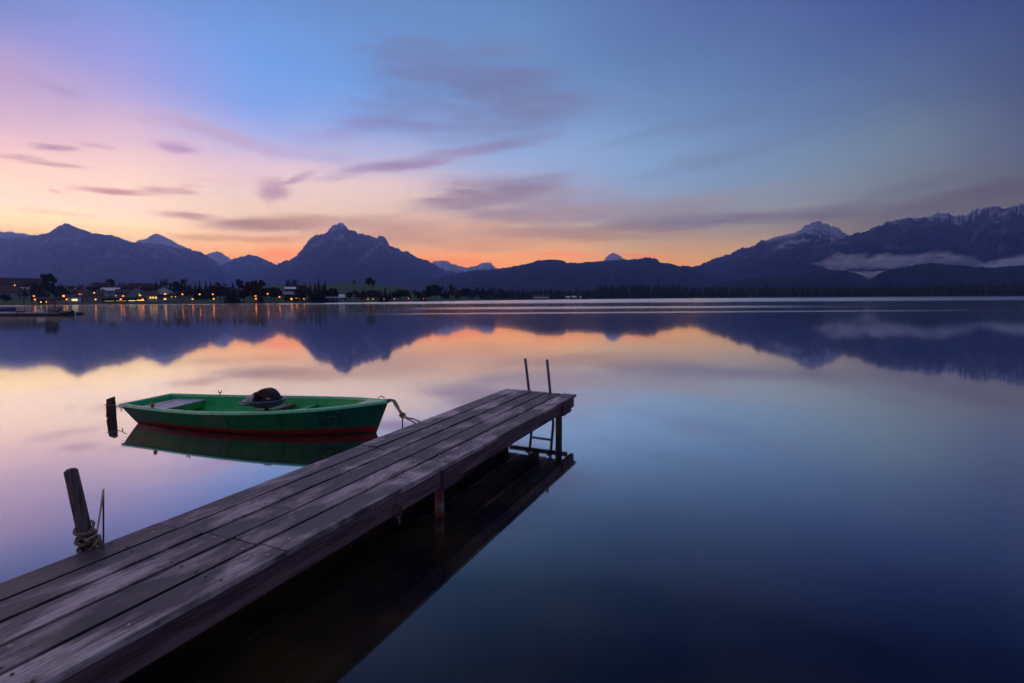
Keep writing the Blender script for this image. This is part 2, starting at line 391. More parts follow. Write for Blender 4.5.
def make_land():
    m, t, b = new_mat('land')
    tc = t.node('ShaderNodeTexCoord'); v = tc.outputs['Object']
    f = t.noise(t.mapping(v, scale=(1, 1, 1)), 0.02, 6, 0.6)
    x, y, z = t.sep(v)
    grass = t.mix(t.maprange(f, 0.35, 0.65), (0.008, 0.040, 0.012, 1), (0.016, 0.068, 0.018, 1))
    wood = (0.016, 0.018, 0.012, 1)
    farf = t.maprange(y, 900, 1300)
    c = t.mix(farf, grass, wood)
    edge = t.maprange(z, 0.35, 0.1)
    c = t.mix(edge, c, (0.06, 0.045, 0.035, 1))
    t.put(b.inputs['Base Color'], c); b.inputs['Roughness'].default_value = 0.9; b.inputs['Specular IOR Level'].default_value = 0.2
    mb = MB(); rows = []
    pxs = list(range(-300, -100, 20)) + list(range(-100, 1130, 10)) + list(range(1140, 1310, 20))
    offs = [-6, 0, 6, 14, 25, 45, 70, 100, 140, 180, 230, 290, 350, 420, 500, 620, 800, 1200, 2200, 5000, 9000]
    for o_ in offs:
        r = []
        for px in pxs:
            ds = shoreD(px); D = ds + o_
            p = gpos(px, D)
            if o_ < 0: p.z = -0.4
            if o_ >= 14 and px < 460: p.z += 0.5 * noise.noise(Vector((p.x * .02, p.y * .02, 1))) * min(1, o_ / 100)
            r.append(p)
        rows.append(r)
    mb.grid(rows)
    o = mb.build('terrain', m, smooth=True); tag(o, 'dark grassy shore and meadow hill around the lake', 'terrain', kind='structure')
make_land()

# ------------------------------------------------------------------ mountains
def mountain_mat(name, low, high, snow_z=None, snow_w=200, snow_amt=1.0, rock_z=600):
    m, t, b = new_mat(name)
    tc = t.node('ShaderNodeTexCoord'); v = tc.outputs['Object']
    x, y, z = t.sep(v)
    f = t.noise(v, 0.004, 7, 0.65)
    fine = t.noise(v, 0.02, 5, 0.7)
    zz = t.math('ADD', z, t.math('MULTIPLY', t.math('SUBTRACT', f, 0.5), 500.0))
    c = t.mix(t.maprange(zz, rock_z - 250, rock_z + 250), (*low, 1), (*high, 1))
    c = t.mix(t.math('MULTIPLY', t.maprange(fine, 0.4, 0.7), 0.5), c, (low[0] * .5, low[1] * .5, low[2] * .5, 1))
    gul = t.noise(t.mapping(v, scale=(1, 1, 0.22)), 0.0045, 8, 0.74, 0.8)
    scree = t.math('MULTIPLY', t.maprange(gul, 0.48, 0.66), t.maprange(zz, rock_z - 700, rock_z + 100))
    c = t.mix(scree, c, (high[0] * 3.2, high[1] * 3.2, high[2] * 3.2, 1))
    if snow_z is not None:
        geo = t.node('ShaderNodeNewGeometry'); nx, ny, nz = t.sep(geo.outputs['Normal'])
        g = t.noise(t.mapping(v, scale=(1, 1, 0.30)), 0.0048, 5, 0.58, 0.4)
        s = t.math('ADD', z, t.math('MULTIPLY', t.math('SUBTRACT', g, 0.5), 900.0))
        s = t.math('ADD', s, t.math('MULTIPLY', t.math('SUBTRACT', nz, 0.6), 350.0))
        mk = t.math('MULTIPLY', t.maprange(s, snow_z - snow_w * .5, snow_z + snow_w * .5), snow_amt)
        c = t.mix(mk, c, (0.78, 0.80, 0.85, 1))
    t.put(b.inputs['Base Color'], c); b.inputs['Roughness'].default_value = 0.95; b.inputs['Specular IOR Level'].default_value = 0.1
    t.put(b.inputs['Normal'], t.bump(t.noise(v, 0.012, 7, 0.7), 0.9, 40))
    return m

def ridge(name, pts, D, mat, label, front=0.35, jag=0.5, seed=0, amp=0.22, nv=46, cat='mountain', tree_jag=0.0, p=1.15, step=0.5):
    pts = sorted(pts)
    n = int((pts[-1][0] - pts[0][0]) / step)
    pxs = [pts[0][0] + (pts[-1][0] - pts[0][0]) * i / n for i in range(n + 1)]
    rows = []
    vs_ = [i / nv for i in range(nv + 1)] + [1.06, 1.15, 1.3, 1.6]
    cols = []
    for px in pxs:
        py = lerp_pts(pts, px)
        py -= 3.2 * jag * (0.7 * noise.fractal(Vector((px * 0.12, seed * 7.3, 0)), 0.7, 2.1, 4) + 0.45 * noise.noise(Vector((px * .55, seed * 3.3, 4))) + 0.4 * abs(noise.noise(Vector((px * 1.35, seed * 5.3, 9)))))
        if tree_jag: py -= tree_jag * abs(noise.noise(Vector((px * 1.3, seed, 3))))
        Du = D * (1 + 0.09 * noise.fractal(Vector((px * 0.012, seed * 3.1, 5)), 1, 2, 3))
        P = atY(px, py, Du); zr = max(P.z, 2.0)
        rad = Vector((P.x, P.y, 0)).normalized(); dist = Vector((P.x, P.y, 0)).length
        depth = front * D
        col_ = []
        for v in vs_:
            if v <= 1:
                q = rad * (dist - (1 - v) * depth); h = zr * (v ** p)
                env = v * (1 - v) * 4
                s1 = 3.2 / (zr + 120)
                nn = noise.ridged_multi_fractal(Vector((q.x * s1, q.y * s1 * .7, seed * 1.7)), 0.9, 2.1, 6, 1.0, 2.0) - 1.0
                h = max(-3, h + amp * zr * env * nn * 0.5 - amp * .15 * zr * env)
                # never above the outline
                lim = CAM.z + (zr - CAM.z) * (q.length / dist) * (0.995 if v < 1 else 1)
                h = min(h, lim - (1 - v) * zr * 0.03)
            else:
                q = rad * (dist + (v - 1) * depth); h = zr * (1 - (v - 1) / 0.6) 
            col_.append(Vector((q.x, q.y, h)))
        cols.append(col_)
    mb = MB(); mb.grid(cols)
    o = mb.build(name, mat, smooth=True); tag(o, label, cat, kind='structure')
    return o

FOREST = (0.024, 0.030, 0.028); ROCK = (0.14, 0.13, 0.13)
M_left = mountain_mat('mountain_left', FOREST, ROCK, rock_z=900)
M_mid = mountain_mat('mountain_mid', FOREST, (0.16, 0.15, 0.15), rock_z=900, snow_z=1250, snow_w=160, snow_amt=.45)
M_snowfar = mountain_mat('mountain_snow_far', (0.06, 0.06, 0.065), (0.2, 0.2, 0.2), rock_z=500, snow_z=700, snow_w=400, snow_amt=.85)
M_hill = mountain_mat('wooded_hill', (0.018, 0.024, 0.020), (0.035, 0.036, 0.03), rock_z=650)
M_right = mountain_mat('mountain_right', (0.016, 0.019, 0.020), (0.07, 0.06, 0.06), rock_z=560, snow_z=835, snow_w=110, snow_amt=.6)
M_peak = mountain_mat('mountain_peak', (0.018, 0.021, 0.022), (0.09, 0.08, 0.08), rock_z=600, snow_z=760, snow_w=110, snow_amt=.6)

ridge('mountain', [(-200, 246), (-120, 240), (-60, 236), (0, 232.5), (12, 232), (25, 234), (35, 236), (60, 242), (100, 262)], 10300, M_snowfar, 'pale snow dusted ridge behind the broad mountain at the picture edge', seed=1, front=.2)
ridge('mountain', [(100, 262), (120, 247), (130, 243), (142, 240), (147, 238), (153, 234.5), (160, 235), (168, 238), (178, 244), (190, 250), (215, 268)], 10300, M_snowfar, 'rounded pale summit peeping over the broad mountain shoulder', seed=2, front=.2)
ridge('mountain', [(185, 275), (200, 260), (207, 254.5), (212, 252), (217, 251), (223, 254), (230, 258), (236, 260.5), (250, 270)], 10900, M_snowfar, 'small pointed snowy peak in the valley gap', seed=3, front=.2)
ridge('mountain', [(205, 285), (222, 266), (232, 260), (240, 257), (248, 255), (256, 256.2), (266, 260), (276, 265), (300, 280)], 10000, M_left, 'low rounded blue mountain between the two big massifs', seed=4, front=.25)
ridge('mountain', [(-420, 255), (-200, 246), (-80, 241), (0, 239), (25, 237.5), (35, 235.8), (47.5, 233.8), (54, 228.8), (59, 226), (65, 223.5), (72, 225.8), (82, 230), (92, 233), (100, 234), (112, 235.5), (122, 238), (132, 242.5), (147, 243.5), (165, 245), (180, 247.5), (197, 251), (207, 256), (220, 265), (237, 277.5), (255, 290)], 8200, M_left, 'broad hazy blue mountain with a knobbly top above the village', seed=5, front=.5)
ridge('mountain', [(425, 275), (432, 262.5), (435, 261), (447, 261), (452, 264.5), (463.5, 267), (468.5, 268), (476, 266), (482, 263.5), (490, 263), (496, 267.5), (506, 274), (520, 284)], 11200, M_snowfar, 'distant jagged snowy crest low on the skyline', seed=6, front=.15, jag=.7)
ridge('mountain', [(590, 275), (603, 260.7), (608, 255.5), (613, 253.2), (618, 254.5), (624, 258.7), (640, 272)], 11200, M_snowfar, 'single white snowy summit behind the dark wooded ridge', seed=7, front=.15)
ridge('mountain', [(235, 286), (262, 271), (281, 263), (293.5, 258), (300, 253), (306, 246), (310, 240.5), (316, 236), (326, 233), (330, 228), (333.5, 224.5), (343.5, 223.8), (347, 228), (355, 231), (358.5, 236), (361, 235), (368.5, 235.2), (376, 237.2), (381, 235.2), (385, 237.5), (390, 245), (401, 250), (411, 254), (421, 259), (431, 263), (443, 269), (456, 272.5), (480, 279), (510, 288)], 8000, M_mid, 'steep rocky mountain with a blocky double summit', seed=8, front=.45, jag=.9)
ridge('wooded_hill', [(330, 296), (360, 289), (381, 283.5), (400, 279.3), (416, 277.3), (430, 277.3), (445, 279), (470, 282), (510, 287), (540, 291)], 5600, M_hill, 'low blue wooded hill under the rocky mountain slope', seed=9, front=.3, cat='hill', tree_jag=.5)
ridge('wooded_hill', [(405, 294), (425, 284), (441, 277.3), (456, 273.9), (471, 271), (486, 270), (506, 268), (512, 267), (527, 263.7), (539.5, 260.7), (549.5, 259.5), (561, 260), (567, 263), (584.5, 262.5), (604.5, 261), (624.5, 259.8), (637, 259), (647, 258), (656, 259), (659.5, 262), (672, 264.5), (687, 266.7), (697, 267.7), (709.5, 272.5), (724.5, 272.5), (734.5, 274.5), (742, 279.5), (765, 287), (800, 294)], 4800, M_hill, 'long dark wooded ridge across the middle of the skyline', seed=10, front=.4, cat='hill', tree_jag=.8)
ridge('mountain', [(640, 290), (670, 276), (694.5, 267), (712, 260), (727, 255), (742, 248.7), (752, 246), (762, 241), (768, 240.5), (775.5, 236), (786, 234.8), (793, 233.7), (800.5, 230), (808, 225.5), (813, 223), (818, 221.3), (824, 223), (828, 223.7), (830.5, 227), (838, 227.5), (843, 231.7), (848, 235), (870, 246), (905, 262)], 6300, M_peak, 'snow streaked pyramid peak with a long left shoulder'.replace('long left', 'long sloping'), seed=11, front=.4, jag=.8)
ridge('mountain', [(780, 274), (800, 257), (818, 247.5), (835, 241), (850.5, 235), (868, 230), (885.5, 223), (900.5, 220), (918, 217), (930.5, 217), (937, 213), (948, 214.5), (953, 216), (965.5, 216), (973, 210.5), (985.5, 206), (998, 207.5), (1008, 207), (1024, 204.3), (1060, 198), (1110, 203), (1180, 210), (1300, 216), (1500, 250)], 5000, M_right, 'huge dark massif with a snow dusted crest above the fog bank', seed=12, front=.38, jag=1.0)
ridge('wooded_hill', [(700, 290), (725, 282), (738, 279.3), (755, 278), (768, 277.5), (783, 275), (800.5, 274.5), (813, 271), (825.5, 269.5), (838, 270.7), (853, 272.5), (863, 276.3), (872, 281), (890, 289)], 2900, M_hill, 'gentle dark foothill just short of the notch in the fog', seed=13, front=.3, cat='hill', tree_jag=.9)
ridge('wooded_hill', [(850, 289), (866, 281), (875.5, 276), (885.5, 270.5), (903, 267.5), (918, 264.5), (930.5, 263), (943, 263.7), (958, 266), (975.5, 267.5), (993, 267.5), (1024, 266), (1090, 264), (1200, 268), (1400, 280)], 2700, M_hill, 'rounded dark forested foothill below the low fog', seed=14, front=.3, cat='hill', tree_jag=.9)

# ------------------------------------------------------------------ low fog
def fog(name, path, label, dens, D):
    m = bpy.data.materials.new('low_fog'); m.use_nodes = True
    n = m.node_tree.nodes; n.clear(); out = n.new('ShaderNodeOutputMaterial'); v = n.new('ShaderNodeVolumePrincipled')
    v.inputs['Color'].default_value = (0.985, 0.985, 1, 1); v.inputs['Density'].default_value = dens; v.inputs['Anisotropy'].default_value = 0.2
    t = NT(m.node_tree); tc = t.node('ShaderNodeTexCoord')
    nz = t.noise(t.mapping(tc.outputs['Object'], scale=(.0045, .0045, .016)), 1.0, 4, .62, .8)
    t.put(v.inputs['Density'], t.maprange(nz, .36, .66, dens * .12, dens * 2.1))
    m.node_tree.links.new(v.outputs[0], out.inputs['Volume'])
    rows = []; N = 140; K = 22
    for i in range(N + 1):
        s = i / N
        px = path[0][0] + (path[-1][0] - path[0][0]) * s
        top = lerp_pts([(a, b) for a, b, c in path], px); bot = lerp_pts([(a, c) for a, b, c in path], px)
        dd = D * (1 + 0.03 * math.sin(px * .05))
        pt = atY(px, top, dd); pb = atY(px, bot, dd); ce = (pt + pb) / 2; hz = max((pt.z - pb.z) / 2, 0.5); hy = hz * 3.0
        e = min(1, math.sin(PI * min(max(s, 0.0), 1)) * 3) if 0 < s < 1 else 0.02
        e = max(e, 0.02)
        r = []
        for k in range(K):
            a = 2 * PI * k / K
            q = Vector((px * .16, math.cos(a) * 1.5, math.sin(a) * 1.5))
            w = max(.15, 1 + 0.75 * noise.fractal(q, .7, 2.1, 5)) 
            r.append(Vector((ce.x, ce.y + math.cos(a) * hy * w * e, ce.z + math.sin(a) * hz * w * e)))
        rows.append(r)
    mb = MB(); mb.grid(rows, True)
    n_ = len(rows) * K; mb.add(rows[0], [tuple(range(K))]); mb.add(rows[-1], [tuple(reversed(range(K)))])
    o = mb.build(name, m, smooth=True)
    b = bmesh.new(); b.from_mesh(o.data); bmesh.ops.remove_doubles(b, verts=b.verts, dist=0.01); bmesh.ops.recalc_face_normals(b, faces=b.faces); b.to_mesh(o.data); b.free()
    tag(o, label, 'fog', kind='stuff')
fog('low_fog', [(806, 262.5, 264), (822, 261, 266), (834, 256, 270), (842, 252.5, 270), (850, 254, 268), (862, 259, 269), (874, 258, 268), (884, 253.5, 268), (892, 255, 268), (902, 260, 266)], 'ragged curling fog wisps drifting beside the notch of the foothills', 0.0042, 3600)
fog('low_fog', [(880, 264, 267), (898, 259, 270), (912, 254.5, 271), (930, 252.5, 270), (948, 254.5, 269), (965, 258, 269), (985, 263.5, 267.5)], 'long smooth fog bank along the foot of the dark massif', 0.0062, 3400)
fog('low_fog', [(972, 266, 268), (990, 261.5, 270), (1008, 257.5, 270), (1030, 254, 271), (1080, 252, 272), (1160, 254, 274)], 'fog bank rising out of the picture past the round foothill', 0.0062, 3450)
fog('low_fog', [(846, 270, 274), (856, 271, 277), (866, 271, 279), (880, 271, 277), (888, 272, 275)], 'small pale fog pocket in the notch between two foothills', 0.008, 3200)

# ------------------------------------------------------------------ jetty
M_plank = None
def make_plank_mat():
    m, t, b = new_mat('weathered_plank')
    tc = t.node('ShaderNodeTexCoord'); oi = t.node('ShaderNodeObjectInfo')
    v = t.vmath('ADD', tc.outputs['Object'], t.comb(t.math('MULTIPLY', oi.outputs['Random'], 1.1), 0.0, t.math('MULTIPLY', oi.outputs['Random'], 11.0)))
    # grain runs along local x
    g = t.noise(t.mapping(v, scale=(2.6, 60, 30)), 1.0, 9, 0.70, 0.6)
    gw = t.node('ShaderNodeTexWave', wave_type='BANDS', bands_direction='Y'); t.put(gw.inputs['Vector'], t.mapping(v, scale=(0.25, 6.5, 1)))
    gw.inputs['Scale'].default_value = 2.2; gw.inputs['Distortion'].default_value = 9; gw.inputs['Detail'].default_value = 3; gw.inputs['Detail Scale'].default_value = .8
    patch = t.noise(t.mapping(tc.outputs['Object'], scale=(1.5, 2.4, 1)), 1.0, 8, 0.60, 0.5)
    patch = t.math('ADD', t.math('MULTIPLY', patch, .62), t.math('MULTIPLY', t.noise(t.mapping(v, scale=(1.2, 4.5, .6)), 1.0, 6, 0.6), .38))
    stain = t.noise(t.mapping(v, scale=(2.2, 5, 1), loc=(5, 2, 1)), 1.0, 6, 0.7)
    dark = (0.052, 0.037, 0.044, 1); mid = (0.142, 0.104, 0.112, 1); light = (0.66, 0.52, 0.50, 1)
    pk = t.maprange(patch, 0.42, 0.54)
    c = t.mix(pk, dark, mid)
    c = t.mix(t.math('MULTIPLY', t.maprange(patch, 0.485, 0.615), t.maprange(g, 0.30, 0.58, 0.45, 1.0)), c, light)
    c = t.mix(t.math('MULTIPLY', t.maprange(g, 0.55, 0.30), 0.55), c, (0.022, 0.018, 0.02, 1))
    c = t.mix(t.math('MULTIPLY', t.maprange(gw.outputs[1], 0.6, 0.98), 0.16), c, (0.02, 0.016, 0.018, 1))
    c = t.mix(t.math('MULTIPLY', t.maprange(stain, 0.60, 0.74), 0.75), c, (0.018, 0.016, 0.022, 1))
    # drying cracks: thin dark lines along the grain
    ck = t.noise(t.mapping(v, scale=(0.55, 16, 10), loc=(3, 1, 0)), 1.0, 3, 0.5, 0.4)
    ckm = t.math('MULTIPLY', t.maprange(t.math('ABSOLUTE', t.math('SUBTRACT', ck, 0.5)), 0.016, 0.004), t.maprange(t.noise(t.mapping(v, scale=(0.8, 3, 1), loc=(9, 9, 0)), 1.0, 3, 0.5), 0.5, 0.6))
    c = t.mix(t.math('MULTIPLY', ckm, 0.85), c, (0.010, 0.008, 0.009, 1))
    # knots
    vo = t.node('ShaderNodeTexVoronoi'); t.put(vo.inputs['Vector'], t.mapping(v, scale=(1.1, 4.2, 1))); vo.inputs['Scale'].default_value = 1.0
    kn = t.math('MULTIPLY', t.maprange(vo.outputs['Distance'], 0.10, 0.03), 0.75)
    c = t.mix(kn, c, (0.022, 0.015, 0.014, 1))
    tint = t.maprange(oi.outputs['Random'], 0, 1, 0.72, 1.18, smooth=False)
    c = t.mix(1.0, c, t.comb(tint, tint, tint), 'MULTIPLY')
    t.put(b.inputs['Base Color'], c)
    t.put(b.inputs['Roughness'], t.maprange(patch, 0.40, 0.58, 0.40, 0.66)); b.inputs['Specular IOR Level'].default_value = 0.45
    hgt = t.math('ADD', t.math('MULTIPLY', g, 0.7), t.math('MULTIPLY', gw.outputs[1], 0.3))
    t.put(b.inputs['Normal'], t.bump(t.math('SUBTRACT', hgt, t.math('MULTIPLY', ckm, 0.6)), 0.5, 0.006))
    return m
M_plank = make_plank_mat()
M_beam = mat_noise('jetty_beam', (0.07, 0.036, 0.042), (0.21, 0.118, 0.125), 4.0, 0.75, 0.6, 0.008, stretch=(0.5, 3, 5))
M_beam2 = mat_noise('jetty_block', (0.07, 0.035, 0.045), (0.12, 0.06, 0.07), 4.0, 0.7, 0.3, 0.005)
M_rust = mat_noise('rusty_post', (0.16, 0.035, 0.025), (0.24, 0.075, 0.05), 6.0, 0.6, 0.3, 0.004)
M_wetwood = mat_noise('wet_post', (0.06, 0.035, 0.025), (0.13, 0.08, 0.055), 5.0, 0.6, 0.4, 0.006, stretch=(3, 3, .6))
M_steel = mat_noise('grey_steel', (0.10, 0.11, 0.14), (0.2, 0.21, 0.25), 10.0, 0.4, 0.1, 0.002, spec=.6)
M_pale = mat_noise('pale_paint', (0.13, .045, .04), (0.36, 0.26, 0.26), 22, .8, .3, .003)

ZD = 0.556                                   # deck height above the water
A_far, B_far = atz(505.7, 388.9, ZD), atz(575.9, 394.4, ZD)
A_near, B_near = atz(0, 583.1, ZD), atz(40, 683, ZD)
WID = (B_far - A_far).length
u_dir = (((A_far - A_near).normalized() + (B_far - B_near).normalized())).normalized()
v_dir = Vector((u_dir.y, -u_dir.x, 0))       # towards the open-water side
ang = math.atan2(u_dir.y, u_dir.x)
# local jetty frame: x along the jetty towards the lake end, y = -v_dir, z up; origin = far end middle
ORG = (A_far + B_far) / 2; ORG.z = 0
def jl(P): d = P - ORG; return d.dot(u_dir), d.dot(v_dir)
jetty = empty('wooden_jetty', ORG, ang, 'weathered wooden plank jetty reaching out over the lake', 'jetty')
ax, ay = jl(A_far); bx_, by_ = jl(B_far); anx, any_ = jl(A_near); bnx, bny = jl(B_near)
def edgeA(s): return ay + (any_ - ay) * (s - ax) / (anx - ax)      # left edge (v) at position s
def edgeB(s): return by_ + (bny - by_) * (s - bx_) / (bnx - bx_)
print('jetty', ax, ay, bx_, by_, anx, any_, bnx, bny, WID)
def endx(f): return ax + (bx_ - ax) * f
# cross joints in the deck
def joint(pa, pb):
    a = jl(atz(*pa, ZD))[0]; b = jl(atz(*pb, ZD))[0]; return a, b
J1 = joint((160, 523.5), (285, 549)); J2 = joint((366, 445), (447, 463.5))
print('joints', J1, J2)
NEAR = -11.5
segs = [((NEAR, NEAR), J1), (J1, J2), (J2, None)]
NPL = 5; GAP = 0.024
fr_cut = [0, .196, .398, .6, .802, 1.0]
for si, (s0, s1) in enumerate(segs):
    for k in range(NPL):
        f0, f1 = fr_cut[k], fr_cut[k + 1]; fm = (f0 + f1) / 2
        xa = s0[0] + (s0[1] - s0[0]) * fm + (0.0025 if si else 0)
        xb = (endx(fm) + (0.02, 0.012, 0.025, 0.0, 0.03)[k]) if s1 is None else s1[0] + (s1[1] - s1[0]) * fm - 0.0025
        dz = random.uniform(-.004, .004)
        nseg = 10
        mb = MB(); rows = []
        wob = random.uniform(0, 50)
        for i in range(nseg + 1):
            s = xa + (xb - xa) * i / nseg
            e0 = edgeA(s) + (edgeB(s) - edgeA(s)) * f0 + (GAP / 2 if k else 0) + 0.003 * noise.noise(Vector((s * .9, wob, 0)))
            e1 = edgeA(s) + (edgeB(s) - edgeA(s)) * f1 - (GAP / 2 if k < 4 else 0) + 0.003 * noise.noise(Vector((s * .9, wob + 9, 0)))
            zt = ZD + dz + 0.004 * noise.noise(Vector((s * .5, wob + 20, 0))); zb = ZD - 0.042
            mid = (e0 + e1) / 2; cup = 0.003
            rows.append([Vector((s, -e0, zb)), Vector((s, -e0, zt)), Vector((s, -mid, zt - cup)), Vector((s, -e1, zt)), Vector((s, -e1, zb))])
        mb.grid(rows, True)
        mb.add(rows[0], [(0, 1, 2, 3, 4)]); mb.add(rows[-1], [(4, 3, 2, 1, 0)])
        o = mb.build('deck_plank', M_plank, jetty)
        b = bmesh.new(); b.from_mesh(o.data); bmesh.ops.remove_doubles(b, verts=b.verts, dist=1e-5); bmesh.ops.recalc_face_normals(b, faces=b.faces); b.to_mesh(o.data); b.free()
        bevel(o, 0.004, 2)
M_nail = mat_noise('nail_head', (.10, .085, .08), (.22, .19, .17), 60, .45, 0, spec=.6)
mb = MB(); rngn = random.Random(21)
for s in [bx_ - .12 - .82 * i for i in range(17)]:
    for k in range(5):
        for q in (.22, .78):
            f = fr_cut[k] + (fr_cut[k + 1] - fr_cut[k]) * q; e = edgeA(s) + (edgeB(s) - edgeA(s)) * f
            x = s + rngn.uniform(-.015, .015)
            mb.lathe([(.0075, -.004), (.0075, .0015), (.004, .0032), (.0002, .0034)], (x, -e + rngn.uniform(-.01, .01), ZD + .002), 8)
o = mb.build('nail_head', M_nail, jetty); o['kind'] = 'stuff'
# stringers under the deck, along both edges and the middle
for which, off in ((1, 0.012), (0, 0.012), (2, 0)):
    mb = MB()
    def sv(s):
        return edgeB(s) - off - 0.03 if which == 1 else edgeA(s) + off + 0.03 if which == 0 else (edgeA(s) + edgeB(s)) / 2
    x0, x1 = NEAR, (bx_ if which == 1 else ax) - 0.06
    if which == 2: x1 = (ax + bx_) / 2 - 0.1
    r = []
    for s in (x0, (x0 + x1) / 2, x1):
        c = sv(s); hb = .185 + .03 * (s - x1) / (x0 - x1); r.append([Vector((s, -c + .03, ZD - hb)), Vector((s, -c + .03, ZD - .046)), Vector((s, -c - .03, ZD - .046)), Vector((s, -c - .03, ZD - hb))])
    mb.grid(r, True); mb.add(r[0], [(0, 1, 2, 3)]); mb.add(r[-1], [(3, 2, 1, 0)])
    bevel(mb.build('stringer', M_beam, jetty), 0.006)
# supports: posts in pairs with a cross timber and a block on the outside of the stringer
def s_at(px, py, z): return jl(atz(px, py, z))
post_s = [s_at(440.4, 515.8, 0)[0], s_at(560, 431, 0)[0]]
print('posts', [s_at(440.4, 515.8, 0), s_at(560, 431, 0)], 'edges', edgeB(post_s[0]), edgeB(post_s[1]))
pl = [post_s[0] - 5.0, post_s[0], min(post_s[1], bx_ - .35)]
for i, s in enumerate(pl):
    vb, va = edgeB(s) - 0.155, edgeA(s) + 0.155
    if i < 2:
      mb = MB(); mb.box((s + .09, -(va + vb) / 2, ZD - .12), (.06, vb - va + .10, .13)); bevel(mb.build('cross_timber', M_beam, jetty), .005)
    for vv in (vb, va):
        mb = MB(); mb.tube([(s, -vv, -1.4), (s + (.004 if vv == vb else 0), -vv, 0.05), (s, -vv, ZD - .05)], [.043, .043, .043] if i < 2 else [.05, .05, .05], 14)
        p = mb.build('post', M_rust if i < 2 else M_wetwood, jetty, smooth=False)
        if i == 1 and vv == vb:
            mb = MB(); mb.tube([(s, -vv, 0.055), (s, -vv, .10), (s, -vv, 0.165)], [.0442, .0446, .0441], 14, cap=False); mb.build('worn_paint', M_pale, p)
    mb = MB(); L = .34 if i == 1 else .36
    bs = s if i < 2 else bx_ - .42
    cen = edgeB(bs) - .002
    mb.box((bs - .02, -cen - .004, ZD - .135), (L, .034, .16)); bevel(mb.build('side_block', M_beam2, jetty), .006)
# end fascia under the lake end
mb = MB(); e0, e1 = edgeA(ax) + .11, edgeB(bx_) - .11
mb.hexa([(ax - .12, -e0, ZD - .20), (ax - .07, -e0, ZD - .20), (bx_ - .07, -e1, ZD - .20), (bx_ - .12, -e1, ZD - .20)], [(ax - .12, -e0, ZD - .135), (ax - .07, -e0, ZD - .135), (bx_ - .07, -e1, ZD - .135), (bx_ - .12, -e1, ZD - .135)])
bevel(mb.build('end_board', M_beam, jetty), .005)
# bolts and packing bits along the stringer
for q in (-1.6, -2.4, -4.4, -6.6):
    mb = MB(); v = edgeB(q) - .014
    mb.tube([(q, -v - .002, ZD - .115), (q, -v - .012, ZD - .115)], .012, 8); mb.build('bolt', M_steel, jetty)
# hanging ring
hs, hv = s_at(394, 509, ZD - .15); hv = edgeB(hs) + .0
ring = MB()
pts_ = [(hs + .045 * math.cos(a), -(hv + .012), ZD - .165 + .045 * math.sin(a)) for a in [2 * PI * i / 16 for i in range(17)]]
ring.tube(pts_, .010, 6); rg = ring.build('mooring_ring', mat_noise('rusty_iron', (.07, .025, .018), (.14, .06, .04), 20, .7, .2, .002), jetty)
sh = MB(); sh.tube([(hs + .01, -(hv + .012), ZD - .20), (hs + .012, -(hv + .012), ZD - .27)], [.012, .009], 6); sh.build('shackle', M_steel, rg)

# fallen leaves on the deck
M_leaf = mat_noise('pale_leaf', (.5, .38, .16), (.75, .62, .38), 30, .6, 0)
LEAVES = [(153, 532), (186, 519), (214, 537), (122, 585), (243, 556), (256, 555), (268, 554.5), (242, 549), (289.5, 539), (10, 646.5), (33, 675), (41, 659), (129, 625), (440, 455.5), (415, 461), (395, 459), (447, 438), (404, 446.5), (466, 429), (352, 468)]
LW = ['beside the cross joint', 'on the outer plank', 'in the middle of the deck', 'near the cracked edge']
for i, (px, py) in enumerate(LEAVES):
    p = atz(px, py, ZD + .006); r = (p - CAM).length * .0013 + .003
    mb = MB(); a0 = random.uniform(0, 6.28)
    shape = [(1.5, 0), (.6, .6), (-.5, .7), (-1.3, .15), (-1.3, -.15), (-.5, -.7), (.6, -.6)]
    top = [Vector((r * (x * math.cos(a0) - y * math.sin(a0)), r * (x * math.sin(a0) + y * math.cos(a0)), .003 + .35 * r * (y * y))) for x, y in shape]
    bot = [q - Vector((0, 0, .002)) for q in top]
    mb.hexa(bot, top); o = mb.build('fallen_leaf', M_leaf, loc=p)
    tag(o, 'tiny pale fallen leaf on the jetty, %s counting from its shore end' % ORD[sorted(range(len(LEAVES)), key=lambda j: jl(atz(*LEAVES[j], ZD))[0]).index(i)], 'leaf', 'fallen leaves on the jetty deck')

# ------------------------------------------------------------------ bathing ladder at the lake end
lad = empty('bathing_ladder', (0, 0, 0), 0, 'narrow grey steel bathing ladder standing up at the jetty end', 'ladder')
LB = [atz(527.6, 390.2, ZD), atz(549.0, 392.0, ZD)]; LTp = [(525.2, 358.6), (547.0, 359.6)]
for P, (tx, ty) in zip(LB, LTp):
    P = P + u_dir * .05
    T = atY(tx, ty, P.y - .10)
    d = (T - P)
    mb = MB(); lo = P - d * (1.15 / max(d.z, .1))
    mb.tube([lo, P, T - d * .02, T], [.023, .023, .023, .018], 10); mb.build('rail', M_steel, lad, smooth=True)
a_, b_ = LB[0] + u_dir * .05, LB[1] + u_dir * .05
dd_ = (atY(*LTp[0], a_.y - .10) - a_); dd_ /= dd_.z
for z in (-.30, -.62, -.95):
    mb = MB(); mb.tube([a_ + dd_ * z, b_ + dd_ * z], .020, 8); mb.build('rung', M_steel, lad, smooth=True)
for P in (a_, b_):
    mb = MB(); mb.box(P - Vector((0, 0, .10)) - u_dir * .03, (.09, .05, .06), ang); mb.build('bracket', M_steel, lad)

